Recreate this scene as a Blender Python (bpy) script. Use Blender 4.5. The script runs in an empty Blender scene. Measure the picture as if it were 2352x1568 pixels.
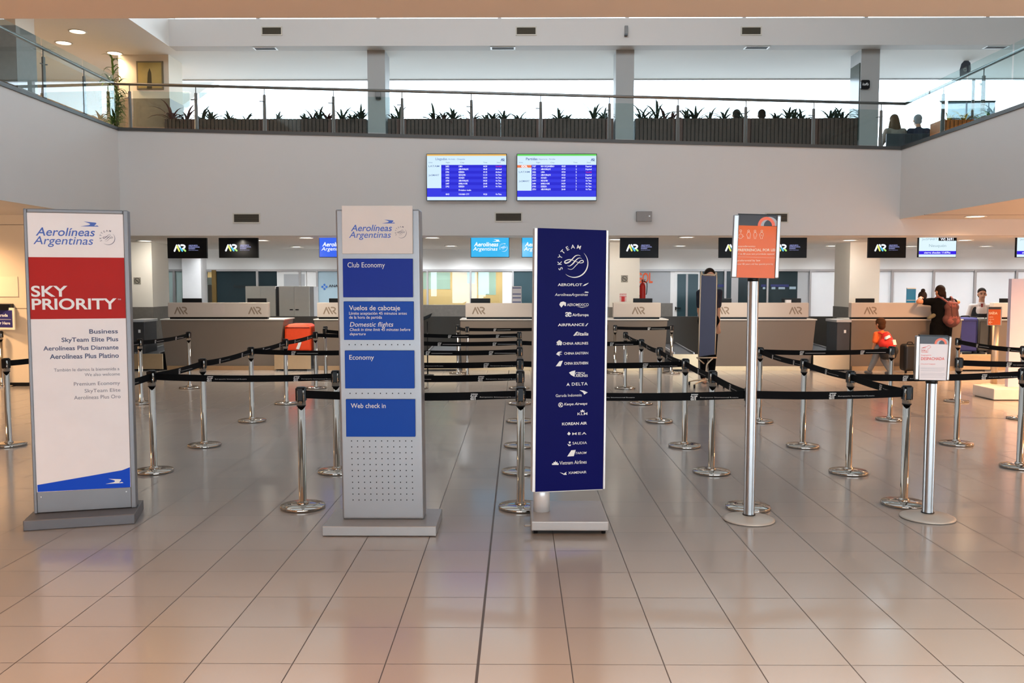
import bpy, math, random
from mathutils import Vector, Matrix
random.seed(7)
SC = bpy.context.scene
COL = SC.collection

# ---------------------------------------------------------------- camera
F, VX, VY, EYE = 2000.0, 1190.0, 652.0, 1.7          # focal length in pixels of the 2352x1568 frame, vanishing point, eye height
PITCH = math.atan((784 - VY) / F)
YAW = math.atan((VX - 1176) / F * math.cos(PITCH))
cam_d = bpy.data.cameras.new('camera')
cam_d.sensor_width = 36.0
cam_d.lens = F / 2352 * 36.0
cam_d.clip_end = 200
cam = bpy.data.objects.new('camera', cam_d)
COL.objects.link(cam)
cam.location = (0, 0, EYE)
cam.rotation_euler = (math.pi / 2 - PITCH, 0, YAW)
SC.camera = cam

# ---------------------------------------------------------------- exposure, world, daylight
SC.view_settings.view_transform = 'Standard'
SC.view_settings.look = 'None'
SC.view_settings.gamma = 1.0
SC.view_settings.use_curve_mapping = False
SC.view_settings.exposure = 0.0
SC.cycles.use_denoising = True
SC.cycles.max_bounces = 10
SC.cycles.diffuse_bounces = 5
SC.cycles.transparent_max_bounces = 24
SC.cycles.caustics_reflective = False
SC.cycles.caustics_refractive = False
SC.cycles.sample_clamp_indirect = 6.0

wd = bpy.data.worlds.new('overcast_sky')
SC.world = wd
wd.use_nodes = True
bg = wd.node_tree.nodes['Background']
# overcast: dim overhead, bright hazy horizon and sunlit apron
_n, _l = wd.node_tree.nodes.new, wd.node_tree.links.new
_tc = _n('ShaderNodeTexCoord')
_sp = _n('ShaderNodeSeparateXYZ')
_rp = _n('ShaderNodeMapRange')
_l(_tc.outputs['Generated'], _sp.inputs[0])
_l(_sp.outputs[2], _rp.inputs[0])
_rp.inputs[1].default_value, _rp.inputs[2].default_value = .15, .6
SKY_LOW, SKY_TOP = 9.0, 0.95
_rp.inputs[3].default_value, _rp.inputs[4].default_value = SKY_LOW, SKY_TOP
_l(_rp.outputs[0], bg.inputs[1])
bg.inputs[0].default_value = (0.81, 0.91, 1.0, 1)


def area(name, loc, rot, sx, sy, col=(1, 1, 1), power=0, portal=False, spread=math.pi):
    d = bpy.data.lights.new(name, 'AREA')
    d.shape = 'RECTANGLE'
    d.size, d.size_y = sx, sy
    d.color = col
    d.energy = power
    d.spread = spread
    if portal:
        d.cycles.is_portal = True
    o = bpy.data.objects.new(name, d)
    o.location, o.rotation_euler = loc, rot
    COL.objects.link(o)
    return o


def spot(name, loc, col, power, angle=120, blend=.6, r=.09):
    d = bpy.data.lights.new(name, 'SPOT')
    d.color, d.energy = col, power
    d.spot_size, d.spot_blend = math.radians(angle), blend
    d.shadow_soft_size = r
    o = bpy.data.objects.new(name, d)
    o.location = loc
    COL.objects.link(o)
    return o


def disc(name, loc, col, power, r=.12):
    d = bpy.data.lights.new(name, 'AREA')
    d.shape = 'DISK'
    d.size = 2 * r
    d.color, d.energy = col, power
    o = bpy.data.objects.new(name, d)
    o.location = loc
    COL.objects.link(o)
    return o


# daylight openings: the skylight over the atrium, the window band behind the gallery
area('skylight_portal', (0, 8.1, 8.4), (0, 0, 0), 12.4, 8.2, portal=True)
area('window_portal', (0, 20.3, 5.15), (-math.pi / 2, 0, 0), 25, 2.4, portal=True)

area('entrance_portal', (4.4, -6.9, 1.4), (math.pi / 2, 0, 0), 19, 2.7, portal=True)
WARM, NEUT, AMB, COOL = (1.0, 0.50, 0.20), (1.0, 0.90, 0.78), (1.0, 0.65, 0.37), (0.93, 0.96, 1.0)
# rows of recessed lamps in the low ceiling over the viewer
for yy in (-3.2, -0.6, 2.2):
    for xx in (-9.5, -6.5, -3.4, -0.4, 2.6, 5.6, 8.6):
        spot('hall_downlight', (xx, yy, 2.82), WARM if xx < 0 else (1.0, .80, .62), 1250 if xx < -5 else 400 if xx < 0 else 620, 140, .8, .1)

# ---------------------------------------------------------------- geometry helpers
RIGHT = Vector((math.cos(YAW), math.sin(YAW), 0))
FWD = Vector((-math.sin(YAW) * math.cos(PITCH), math.cos(YAW) * math.cos(PITCH), -math.sin(PITCH)))
UP = RIGHT.cross(FWD)
EYEV = Vector((0, 0, EYE))


def ray(x, y):
    return RIGHT * ((x - 1176) / F) - UP * ((y - 784) / F) + FWD


def at(x, y, Y):
    """point of the place at depth Y seen at that pixel of the photograph"""
    d = ray(x, y)
    return EYEV + d * (Y / d.y)


def fl(x, y, z=0.0):
    d = ray(x, y)
    return EYEV + d * ((z - EYE) / d.z)


def X_(x, Y):
    return at(x, 652, Y).x


def Z_(y, Y, x=1190):
    return at(x, y, Y).z


class Plane:
    """flat face: origin o, axes u (right) and v (up), normal n towards the viewer"""

    def __init__(s, o, u=(1, 0, 0), v=(0, 0, 1)):
        s.o, s.u, s.v = Vector(o), Vector(u).normalized(), Vector(v).normalized()
        s.n = s.u.cross(s.v)

    def px(s, x, y):
        d = ray(x, y)
        t = (s.o - EYEV).dot(s.n) / d.dot(s.n)
        q = EYEV + d * t - s.o
        return (q.dot(s.u), q.dot(s.v))

    def P(s, a, b, off=0.0):
        return s.o + s.u * a + s.v * b + s.n * off


def catmull(pts, n=8, closed=False):
    out = []
    m = len(pts)
    for i in range(m - 1):
        p0, p1, p2, p3 = pts[max(i - 1, 0)], pts[i], pts[i + 1], pts[min(i + 2, m - 1)]
        for k in range(n):
            t = k / n
            out.append(tuple(0.5 * ((2 * b) + (c - a) * t + (2 * a - 5 * b + 4 * c - d) * t * t + (3 * b - a - 3 * c + d) * t ** 3)
                             for a, b, c, d in zip(p0, p1, p2, p3)))
    out.append(tuple(pts[-1]))
    return out


_fc = bpy.data.curves.new('lettering_source', 'FONT')
_fo = bpy.data.objects.new('lettering_source', _fc)
_tc = {}


def glyphs(s, bold=0.0, shear=0.0, spacing=1.0, res=3):
    if 'M' in s or 'g' in s:
        bold = min(bold, .003)
    k = (s, bold, shear, spacing, res)
    if k not in _tc:
        _fc.body, _fc.offset, _fc.shear, _fc.space_character, _fc.resolution_u = s, bold, shear, spacing, res
        m = bpy.data.meshes.new_from_object(_fo)
        v = [(p.co.x, p.co.y) for p in m.vertices]
        f = [tuple(p.vertices) for p in m.polygons]
        bpy.data.meshes.remove(m)
        x0 = min((p[0] for p in v), default=0)
        x1 = max((p[0] for p in v), default=1)
        _tc[k] = ([((p[0] - x0), p[1]) for p in v], f, x1 - x0)
    return _tc[k]


CAPH = 0.682


class MB:
    """collects shapes; build() links them as one mesh object"""

    def __init__(s):
        s.v, s.f, s.sm = [], [], []

    def add(s, v, f, smooth=False):
        b = len(s.v)
        s.v += [Vector(p) for p in v]
        s.f += [tuple(i + b for i in q) for q in f]
        s.sm += [smooth] * len(f)
        return s

    def box(s, x0, x1, y0, y1, z0, z1):
        v = [(x, y, z) for z in (z0, z1) for y in (y0, y1) for x in (x0, x1)]
        return s.add(v, [(0, 2, 3, 1), (4, 5, 7, 6), (0, 1, 5, 4), (1, 3, 7, 5), (3, 2, 6, 7), (2, 0, 4, 6)])

    def hexa(s, p):
        """eight corners: bottom ring 0-3 counter-clockwise, top ring 4-7"""
        return s.add(p, [(3, 2, 1, 0), (4, 5, 6, 7), (0, 1, 5, 4), (1, 2, 6, 5), (2, 3, 7, 6), (3, 0, 4, 7)])

    def prism(s, pl, pts, d0, d1):
        """polygon on a plane between offsets d0 (back) and d1 (front)"""
        n = len(pts)
        a = sum(pts[i][0] * pts[(i + 1) % n][1] - pts[(i + 1) % n][0] * pts[i][1] for i in range(n))
        if a < 0:
            pts = pts[::-1]
        v = [pl.P(a_, b_, d0) for a_, b_ in pts] + [pl.P(a_, b_, d1) for a_, b_ in pts]
        f = [tuple(range(n - 1, -1, -1)), tuple(range(n, 2 * n))]
        f += [(i, (i + 1) % n, n + (i + 1) % n, n + i) for i in range(n)]
        return s.add(v, f)

    def rect(s, pl, a0, b0, a1, b1, d0, d1):
        return s.prism(pl, [(a0, b0), (a1, b0), (a1, b1), (a0, b1)], d0, d1)

    def poly(s, pl, pts, off=0.0):
        n = len(pts)
        a = sum(pts[i][0] * pts[(i + 1) % n][1] - pts[(i + 1) % n][0] * pts[i][1] for i in range(n))
        if a < 0:
            pts = pts[::-1]
        return s.add([pl.P(a_, b_, off) for a_, b_ in pts], [tuple(range(n))])

    def lathe(s, prof, c=(0, 0, 0), seg=24, smooth=True, caps=True):
        c = Vector(c)
        v, f = [], []
        for r, z in prof:
            for k in range(seg):
                t = 2 * math.pi * k / seg
                v.append(c + Vector((r * math.cos(t), r * math.sin(t), z)))
        for i in range(len(prof) - 1):
            for k in range(seg):
                k2 = (k + 1) % seg
                f.append((i * seg + k, i * seg + k2, (i + 1) * seg + k2, (i + 1) * seg + k))
        f.append(tuple(range(seg - 1, -1, -1)))
        f.append(tuple((len(prof) - 1) * seg + k for k in range(seg)))
        s.add(v, f[:-2], smooth)
        b = len(s.v) - len(v)
        if caps:
            s.f += [tuple(i + b for i in q) for q in f[-2:]]
            s.sm += [False, False]
        return s

    def tube(s, pts, r, seg=10, smooth=True):
        pts = [Vector(p) for p in pts]
        rs = r if isinstance(r, (list, tuple)) else [r] * len(pts)
        v, f = [], []
        up = None
        for i, p in enumerate(pts):
            t = (pts[min(i + 1, len(pts) - 1)] - pts[max(i - 1, 0)]).normalized()
            if up is None:
                up = t.orthogonal().normalized()
            up = (up - t * up.dot(t)).normalized()
            w = t.cross(up)
            for k in range(seg):
                a = 2 * math.pi * k / seg
                v.append(p + (up * math.cos(a) + w * math.sin(a)) * rs[i])
        n = len(pts)
        for i in range(n - 1):
            for k in range(seg):
                k2 = (k + 1) % seg
                f.append((i * seg + k, i * seg + k2, (i + 1) * seg + k2, (i + 1) * seg + k))
        f += [tuple(range(seg - 1, -1, -1)), tuple((n - 1) * seg + k for k in range(seg))]
        return s.add(v, f, smooth)

    def capsule(s, p0, r0, p1, r1, seg=14, rings=5):
        p0, p1 = Vector(p0), Vector(p1)
        d = p1 - p0
        if d.length < 1e-6:
            d = Vector((0, 0, 1e-4))
        t = d.normalized()
        u = t.orthogonal().normalized()
        w = t.cross(u)
        v, f = [], []
        prof = [(p0, -math.pi / 2 + math.pi / 2 * i / rings, r0) for i in range(rings + 1)] + \
               [(p1, math.pi / 2 * i / rings, r1) for i in range(rings + 1)]
        for c, a, r in prof:
            rr = max(r * math.cos(a), 1e-4)
            for k in range(seg):
                q = 2 * math.pi * k / seg
                v.append(c + t * (r * math.sin(a)) + (u * math.cos(q) + w * math.sin(q)) * rr)
        m = len(prof)
        for i in range(m - 1):
            for k in range(seg):
                k2 = (k + 1) % seg
                f.append((i * seg + k, i * seg + k2, (i + 1) * seg + k2, (i + 1) * seg + k))
        f += [tuple(range(seg - 1, -1, -1)), tuple((m - 1) * seg + k for k in range(seg))]
        return s.add(v, f, True)

    def ball(s, c, rx, ry, rz, seg=18, rings=12, rot=None):
        c = Vector(c)
        v, f = [], []
        for i in range(rings + 1):
            a = -math.pi / 2 + math.pi * i / rings
            for k in range(seg):
                q = 2 * math.pi * k / seg
                p = Vector((rx * max(math.cos(a), 1e-3) * math.cos(q), ry * max(math.cos(a), 1e-3) * math.sin(q), rz * math.sin(a)))
                if rot is not None:
                    p = rot @ p
                v.append(c + p)
        for i in range(rings):
            for k in range(seg):
                k2 = (k + 1) % seg
                f.append((i * seg + k, i * seg + k2, (i + 1) * seg + k2, (i + 1) * seg + k))
        f += [tuple(range(seg - 1, -1, -1)), tuple(rings * seg + k for k in range(seg))]
        return s.add(v, f, True)

    def text(s, pl, st, a0, a1, base, cap, off=.0015, bold=0.0, shear=0.0, spacing=1.0, res=3):
        """lettering between a0 and a1, baseline and cap height in plane units"""
        v, f, w = glyphs(st, bold, shear, spacing, res)
        if not v:
            return s
        kx, ky = (a1 - a0) / max(w, 1e-6), cap / CAPH
        return s.add([pl.P(a0 + x * kx, base + y * ky, off) for x, y in v], f)

    def ptext(s, pl, st, x0, x1, yb, yt, **k):
        """lettering measured on the photograph: x range, baseline and cap line"""
        a0, b0 = pl.px(x0, yb)
        a1, _ = pl.px(x1, yb)
        _, b1 = pl.px(x0, yt)
        return s.text(pl, st, a0, a1, b0, b1 - b0, **k)

    def stroke(s, pl, pts, w, off=.0015, cap=True):
        """ribbon along a line; w one width or one per point"""
        ws = w if isinstance(w, (list, tuple)) else [w] * len(pts)
        L, R = [], []
        n = len(pts)
        for i, (x, y) in enumerate(pts):
            ax, ay = pts[max(i - 1, 0)]
            bx, by = pts[min(i + 1, n - 1)]
            l = math.hypot(bx - ax, by - ay) or 1
            nx, ny = -(by - ay) / l, (bx - ax) / l
            L.append((x + nx * ws[i] / 2, y + ny * ws[i] / 2))
            R.append((x - nx * ws[i] / 2, y - ny * ws[i] / 2))
        v = [pl.P(a, b, off) for a, b in L] + [pl.P(a, b, off) for a, b in R]
        s.add(v, [(n + i, n + i + 1, i + 1, i) for i in range(n - 1)])
        if cap:
            for i in (0, n - 1):
                if ws[i] > 1e-5:
                    s.poly(pl, [(pts[i][0] + ws[i] / 2 * math.cos(t * math.pi / 8), pts[i][1] + ws[i] / 2 * math.sin(t * math.pi / 8)) for t in range(16)], off + .0002)
        return s

    def build(s, name, mat, parent=None, bevel=0.0, seg=2, mods=()):
        me = bpy.data.meshes.new(name)
        M = WM.get(parent.name) if parent is not None else None
        inv = M.inverted() if M is not None else None
        me.from_pydata([(inv @ p) if inv else p for p in s.v], [], s.f)
        me.materials.append(mat)
        me.polygons.foreach_set('use_smooth', s.sm)
        me.update()
        o = bpy.data.objects.new(name, me)
        COL.objects.link(o)
        if parent is not None:
            o.parent = parent
            WM[o.name] = M
        if bevel:
            b = o.modifiers.new('edge', 'BEVEL')
            b.width, b.segments, b.limit_method = bevel, seg, 'ANGLE'
        return o


WM = {}


def tag(o, label=None, cat=None, group=None, kind=None):
    if label: o['label'] = label
    if cat: o['category'] = cat
    if group: o['group'] = group
    if kind: o['kind'] = kind
    return o


def thing(name, label, cat, loc=(0, 0, 0), rotz=0.0, group=None):
    o = bpy.data.objects.new(name, None)
    o.empty_display_size = .1
    COL.objects.link(o)
    o.location, o.rotation_euler = loc, (0, 0, rotz)
    WM[o.name] = Matrix.Translation(Vector(loc)) @ Matrix.Rotation(rotz, 4, 'Z')
    return tag(o, label, cat, group)


def struct(mb, name, mat, bevel=0.0):
    o = mb.build(name, mat, None, bevel)
    o['kind'] = 'structure'
    return o


def copy_tree(o, parent=None):
    c = o.copy()
    COL.objects.link(c)
    if parent is not None:
        c.parent = parent
    for ch in o.children:
        copy_tree(ch, c)
    return c


# ---------------------------------------------------------------- materials
def lin(c):
    return tuple(((x / 255) / 12.92 if x / 255 <= .04045 else ((x / 255 + .055) / 1.055) ** 2.4) for x in c) + (1,)


_mc = {}


def mat(name, c, rough=.5, metal=0.0, spec=.5, var=.04, scale=8.0, emit=0.0, coat=0.0, bump=0.0, aniso=0.0):
    """procedural surface: base colour with a little noise in tone and gloss"""
    if name in _mc:
        return _mc[name]
    m = bpy.data.materials.new(name)
    m.use_nodes = True
    nt = m.node_tree
    b = nt.nodes['Principled BSDF']
    col = lin(c)
    tc = nt.nodes.new('ShaderNodeTexCoord')
    nz = nt.nodes.new('ShaderNodeTexNoise')
    nz.inputs['Scale'].default_value = scale
    nz.inputs['Detail'].default_value = 4
    nt.links.new(tc.outputs['Object'], nz.inputs['Vector'])
    mx = nt.nodes.new('ShaderNodeMix')
    mx.data_type = 'RGBA'
    mx.inputs['A'].default_value = tuple(x * (1 - var) for x in col[:3]) + (1,)
    mx.inputs['B'].default_value = tuple(min(1, x * (1 + var)) for x in col[:3]) + (1,)
    nt.links.new(nz.outputs['Fac'], mx.inputs['Factor'])
    nt.links.new(mx.outputs['Result'], b.inputs['Base Color'])
    b.inputs['Roughness'].default_value = rough
    b.inputs['Metallic'].default_value = metal
    b.inputs['Specular IOR Level'].default_value = spec
    if coat:
        b.inputs['Coat Weight'].default_value = coat
        b.inputs['Coat Roughness'].default_value = .06
    if emit:
        nt.links.new(mx.outputs['Result'], b.inputs['Emission Color'])
        nt.links.remove(b.inputs['Base Color'].links[0])
        b.inputs['Base Color'].default_value = (.01, .01, .01, 1)
        b.inputs['Emission Strength'].default_value = emit
    if bump:
        bp = nt.nodes.new('ShaderNodeBump')
        bp.inputs['Strength'].default_value = bump
        bp.inputs['Distance'].default_value = .01
        nt.links.new(nz.outputs['Fac'], bp.inputs['Height'])
        nt.links.new(bp.outputs['Normal'], b.inputs['Normal'])
    _mc[name] = m
    return m


def glass(name, tint=(235, 245, 245), gloss=.10, rough=.0):
    if name in _mc:
        return _mc[name]
    m = bpy.data.materials.new(name)
    m.use_nodes = True
    nt = m.node_tree
    nt.nodes.clear()
    out = nt.nodes.new('ShaderNodeOutputMaterial')
    tr = nt.nodes.new('ShaderNodeBsdfTransparent')
    tr.inputs[0].default_value = lin(tint)
    gl = nt.nodes.new('ShaderNodeBsdfGlossy')
    gl.inputs['Roughness'].default_value = rough
    gl.inputs['Color'].default_value = (1, 1, 1, 1)
    fr = nt.nodes.new('ShaderNodeFresnel')
    fr.inputs['IOR'].default_value = 1.45
    mth = nt.nodes.new('ShaderNodeMath')
    mth.operation = 'MULTIPLY_ADD'
    mth.use_clamp = True
    mth.inputs[1].default_value = 1.0
    mth.inputs[2].default_value = gloss - .04
    nt.links.new(fr.outputs[0], mth.inputs[0])
    ge = nt.nodes.new('ShaderNodeNewGeometry')
    iv = nt.nodes.new('ShaderNodeMath')
    iv.operation = 'SUBTRACT'
    iv.inputs[0].default_value = 1.0
    nt.links.new(ge.outputs['Backfacing'], iv.inputs[1])
    ml = nt.nodes.new('ShaderNodeMath')
    ml.operation = 'MULTIPLY'
    nt.links.new(mth.outputs[0], ml.inputs[0])
    nt.links.new(iv.outputs[0], ml.inputs[1])
    mx = nt.nodes.new('ShaderNodeMixShader')
    nt.links.new(ml.outputs[0], mx.inputs[0])
    nt.links.new(tr.outputs[0], mx.inputs[1])
    nt.links.new(gl.outputs[0], mx.inputs[2])
    nt.links.new(mx.outputs[0], out.inputs[0])
    _mc[name] = m
    return m


def tile_material():
    m = bpy.data.materials.new('glazed_floor_tile')
    m.use_nodes = True
    nt = m.node_tree
    N, L = nt.nodes.new, nt.links.new
    b = nt.nodes['Principled BSDF']
    tc = N('ShaderNodeTexCoord')
    sp = N('ShaderNodeSeparateXYZ')
    L(tc.outputs['Object'], sp.inputs[0])

    def M(op, a, bb=None, c=None):
        n = N('ShaderNodeMath')
        n.operation = op
        for i, x in enumerate((a, bb, c)):
            if x is None: continue
            if isinstance(x, (int, float)):
                n.inputs[i].default_value = x
            else:
                L(x, n.inputs[i])
        return n.outputs[0]
    T = .4165
    gx = M('DIVIDE', M('ADD', sp.outputs[0], .1785 + 100 * T), T)
    gy = M('DIVIDE', M('ADD', sp.outputs[1], -3.7985 + 100 * T), T)

    def line(g, w):
        fr = M('FRACT', g)
        d = M('MINIMUM', fr, M('SUBTRACT', 1.0, fr))
        return M('LESS_THAN', d, w / T / 2)
    grout = M('MAXIMUM', line(gx, .0056), line(gy, .0046))
    joint = M('LESS_THAN', M('ABSOLUTE', M('ADD', sp.outputs[0], .1785)), .0065)
    grout = M('MAXIMUM', grout, joint)
    cb = N('ShaderNodeCombineXYZ')
    L(M('FLOOR', gx), cb.inputs[0])
    L(M('FLOOR', gy), cb.inputs[1])
    wn = N('ShaderNodeTexWhiteNoise')
    L(cb.outputs[0], wn.inputs['Vector'])
    nz = N('ShaderNodeTexNoise')
    nz.inputs['Scale'].default_value = 1.2
    nz.inputs['Detail'].default_value = 1
    L(tc.outputs['Object'], nz.inputs['Vector'])
    fac = wn.outputs['Value']
    mx = N('ShaderNodeMix')
    mx.data_type = 'RGBA'
    mx.inputs['A'].default_value = lin((150, 144, 139))
    mx.inputs['B'].default_value = lin((155, 148, 142))
    L(fac, mx.inputs['Factor'])
    m2 = N('ShaderNodeMix')
    m2.data_type = 'RGBA'
    L(grout, m2.inputs['Factor'])
    L(mx.outputs['Result'], m2.inputs['A'])
    m2.inputs['B'].default_value = lin((58, 44, 30))
    L(m2.outputs['Result'], b.inputs['Base Color'])
    L(M('ADD', .16, M('MULTIPLY', grout, .4)), b.inputs['Roughness'])
    b.inputs['Specular IOR Level'].default_value = 1.0
    bp = N('ShaderNodeBump')
    bp.inputs['Strength'].default_value = .25
    bp.inputs['Distance'].default_value = .004
    L(M('SUBTRACT', 1.0, grout), bp.inputs['Height'])
    L(bp.outputs['Normal'], b.inputs['Normal'])
    return m


PLASTER = mat('painted_plaster', (200, 196, 192), .75, var=.015, scale=2)
CEILM = mat('painted_ceiling', (228, 224, 218), .85, var=.015, scale=2)
WHITE = mat('white_laminate', (232, 232, 230), .4)
STONE = mat('grey_stone_cladding', (116, 112, 106), .5, var=.22, scale=14)
ALU = mat('brushed_aluminium', (168, 168, 168), .32, .9, scale=30)
ALUP = mat('aluminium_paint', (172, 170, 170), .38, .35, scale=20)
STEEL = mat('stainless_steel', (188, 186, 182), .28, 1.0, scale=20)
CHROME = mat('polished_chrome', (182, 174, 165), .07, 1.0, scale=20)
BLACK = mat('black_plastic', (14, 14, 15), .35, spec=.25)
BELT = mat('black_webbing', (9, 9, 11), .85, spec=.15, scale=60)
DARKTRIM = mat('dark_trim', (84, 82, 80), .45, .5)
PRINTW = mat('white_print', (236, 234, 230), .5)
GLASS = glass('clear_glass', (238, 246, 246), .075)
PANE = glass('window_glass', (246, 250, 252), .05)
TINTED = glass('grey_tinted_glass', (226, 226, 228), .05)
RAILM = mat('brushed_rail_steel', (128, 128, 126), .34, .9, scale=20)
# ================================================================ the building
FY, XL, XR = 15.5, -7.05, 6.72            # gallery front, its left and right corners
ZB, ZS, ZF = 2.555, 2.84, 3.92            # low ceiling under the gallery, side soffits, upper floor
ZPL, ZPR = 4.405, 4.055                   # parapet tops left and right
SY = 3.82                                 # front edge of the low ceiling over the viewer
ZC, BY, WY, ROOF = 6.25, 17.0, 19.75, 8.4
PW = 21.6                                 # back office partition

struct(MB().box(-14.2, 14.2, -7.2, 25, -.2, 0), 'floor', tile_material())
struct(MB().box(-14.2, 14.2, -7.2, SY, ZS, ZF).box(-14.2, 14.2, SY - .15, SY, ZF, ZPL), 'ceiling_viewer', mat('cream_ceiling_paint', (198, 186, 172), .85, var=.015, scale=2))
struct(MB().box(-14.2, XL, SY, FY, ZS, ZF).box(XL - .15, XL, SY, FY + .15, ZF, ZPL), 'wall_left_gallery', PLASTER)
struct(MB().box(XR, 14.2, SY, FY, ZS, ZF).box(XR, XR + .15, SY, FY + .15, ZF, ZPR), 'wall_right_gallery', PLASTER)
pf = Plane((0, FY, 0))
struct(MB().prism(pf, [(XL, ZB), (XR, ZB), (XR, ZPR), (XL, ZPL)], -.15, 0)
       .rect(pf, -14.2, ZB, XL, ZS, -.15, 0).rect(pf, XR, ZB, 14.2, ZS, -.15, 0), 'wall_back_gallery', PLASTER)
struct(MB().box(-14.2, 14.2, FY + .15, 25, ZB, ZF), 'ceiling_counter', CEILM)
struct(MB().box(-14.4, -14.2, -7.2, 25, 0, ROOF), 'wall_left', PLASTER)
struct(MB().box(14.2, 14.4, -7.2, 25, 0, ROOF), 'wall_right', PLASTER)
struct(MB().box(-14.2, 14.2, -7.4, -7.2, ZS, ROOF).box(-14.2, -5.1, -7.4, -7.2, 0, ZS), 'wall_rear', PLASTER)
m = MB()
for i in range(8):
    m.box(-5.1 + 2.76 * i - .04, -5.1 + 2.76 * i + .04, -7.4, -7.28, 0, ZS)
w = struct(m, 'window_entrance', ALUP)
MB().box(-5.1, 14.2, -7.345, -7.335, 0, ZS).build('pane', PANE, w)
# roof with the skylight opening over the atrium
struct(MB().box(-14.2, 14.2, -7.2, 4.0, ROOF, ROOF + .2).box(-14.2, 14.2, 12.2, BY + .4, ROOF, ROOF + .2)
       .box(-14.2, -6.2, 4.0, 12.2, ROOF, ROOF + .2).box(6.2, 14.2, 4.0, 12.2, ROOF, ROOF + .2), 'ceiling_roof', CEILM)
# beam over the gallery front, the gallery ceiling behind it and over the left gallery
ZBT = Z_(42, BY)
struct(MB().box(-6.7, 14.2, BY, BY + .35, ZC, ZBT), 'trim_beam', PLASTER)
struct(MB().box(-14.2, 14.2, BY + .35, WY + .2, ZC, ZC + .25), 'ceiling_gallery', CEILM)
struct(MB().box(-14.2, -6.7, SY, BY + .35, ZC, ROOF), 'ceiling_left_gallery', CEILM)
# dropped strip in the left gallery ceiling
struct(MB().box(-14.2, -9.1, SY, WY, ZC - .16, ZC), 'ceiling_left_drop', CEILM)
# clerestory glazing above the beam
m = MB()
for x in (605, 875, 1148, 1435, 1698, 1972, 2245):
    X = X_(x, BY + .3)
    m.box(X - .035, X + .035, BY + .26, BY + .34, ZBT, ROOF)
for i, (x0, x1) in enumerate(((-6.7, 14.2),)):
    w = struct(m, 'window_clerestory', ALUP)
    g = MB().box(x0, x1, BY + .29, BY + .31, ZBT, ROOF).build('pane', PANE, w)
# window wall behind the gallery
mull = [X_(400, WY), X_(869, WY), X_(1432, WY), X_(1960, WY), 14.2]
for i in range(4):
    x0, x1 = mull[i], mull[i + 1]
    w = struct(MB().box(x0, x1, WY, WY + .12, ZF, ZF + .12).box(x0, x1, WY, WY + .12, ZC - .02, ZC)
               .box(x0, x0 + .05, WY, WY + .12, ZF, ZC).box(x1 - .05, x1, WY, WY + .12, ZF, ZC), 'window_%d' % (i + 1), ALUP)
    MB().box(x0 + .05, x1 - .05, WY + .05, WY + .065, ZF + .12, ZC - .02).build('pane', PANE, w)
struct(MB().box(-14.2, mull[0], WY, WY + .2, ZF, ZC), 'wall_left_gallery_end', mat('warm_plaster', (226, 214, 196), .8, var=.02))
# sloping wing of the building outside the left window
q = MB()
pl = Plane((0, 21.2, 0))
a, b, c, d = pl.px(400, 183), pl.px(500, 183), pl.px(412, 247), pl.px(396, 247)
struct(q.prism(pl, [a, b, c, d], -.3, 0), 'trim_outside_stair', PLASTER)
# metal edge along the gallery parapets
ed = .022
struct(MB().prism(pf, [(XL, ZPL - .01), (XR, ZPR - .01), (XR, ZPR + .045), (XL, ZPL + .045)], -.17, ed), 'trim_1', DARKTRIM)
struct(MB().box(XL - .17, XL + ed, SY, FY, ZPL - .01, ZPL + .045), 'trim_2', DARKTRIM)
struct(MB().box(XR - ed, XR + .17, SY, FY, ZPR - .01, ZPR + .045), 'trim_3', DARKTRIM)
# soffit joints in the right and left side ceilings
struct(MB().box(XR, 14.2, 14.55, 14.565, ZS - .003, ZS + .01), 'trim_4', DARKTRIM)

# gallery columns
def column(name, x0, x1, Y, depth, z0, z1, m, stone_z=None, m2=None):
    o = struct(MB().box(x0, x1, Y, Y + depth, z0, z1), name, m)
    if stone_z:
        MB().box(x0 - .012, x1 + .012, Y - .012, Y + depth + .012, z0, stone_z).build('stone_cladding', m2 or STONE, o)
    return o


CY = 17.3
GREYP = mat('light_grey_paint', (158, 157, 154), .6, var=.02)
gcols = []
for x0, x1, dep in ((849, 889, .6), (1411, 1452, .45), (1965, 2007, .55)):
    gcols.append(column('column', X_(x0, CY), X_(x1, CY), CY, dep, ZF, ZC, GREYP))
WARMP = mat('cream_paint', (222, 208, 188), .7, var=.02)
STONEW = mat('brown_stone_cladding', (126, 112, 94), .5, var=.2, scale=14)
column('column', X_(315, 17.6) - .25, X_(400, 17.6), 17.6, .7, ZF, ZC, WARMP, Z_(225, 17.6), STONEW)
column('column', X_(12, 14.0), X_(57, 14.0), 14.0, .55, ZF, ZC, WARMP, Z_(56, 14.0), STONE)

# columns of the check-in hall
WHITEP = mat('white_column_paint', (238, 235, 226), .55, var=.015)
zst = Z_(705, 18)
for x0, x1 in ((281, 350), (1400, 1469), (1951, 2020)):
    column('column', X_(x0, 18), X_(x1, 18), 18, .86, 0, ZB, WHITEP, zst, STONE)
# beige panelled wall at the far left, black skirting
BEIGE = mat('beige_wall_panel', (226, 206, 176), .5, var=.03, scale=2)
LY = 14.4
w = struct(MB().box(-14.2, -7.25, LY, LY + .3, 0, ZS), 'wall_left_hall', BEIGE)
for yy in (516, 708):
    z = Z_(yy, LY, 30)
    struct(MB().box(-14.2, -7.25, LY - .004, LY, z - .004, z + .004), 'trim_%d' % yy, mat('panel_joint', (120, 98, 74), .7))
struct(MB().box(-14.2, -7.25, LY - .015, LY, 0, .06), 'baseboard_left', BLACK)

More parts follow.
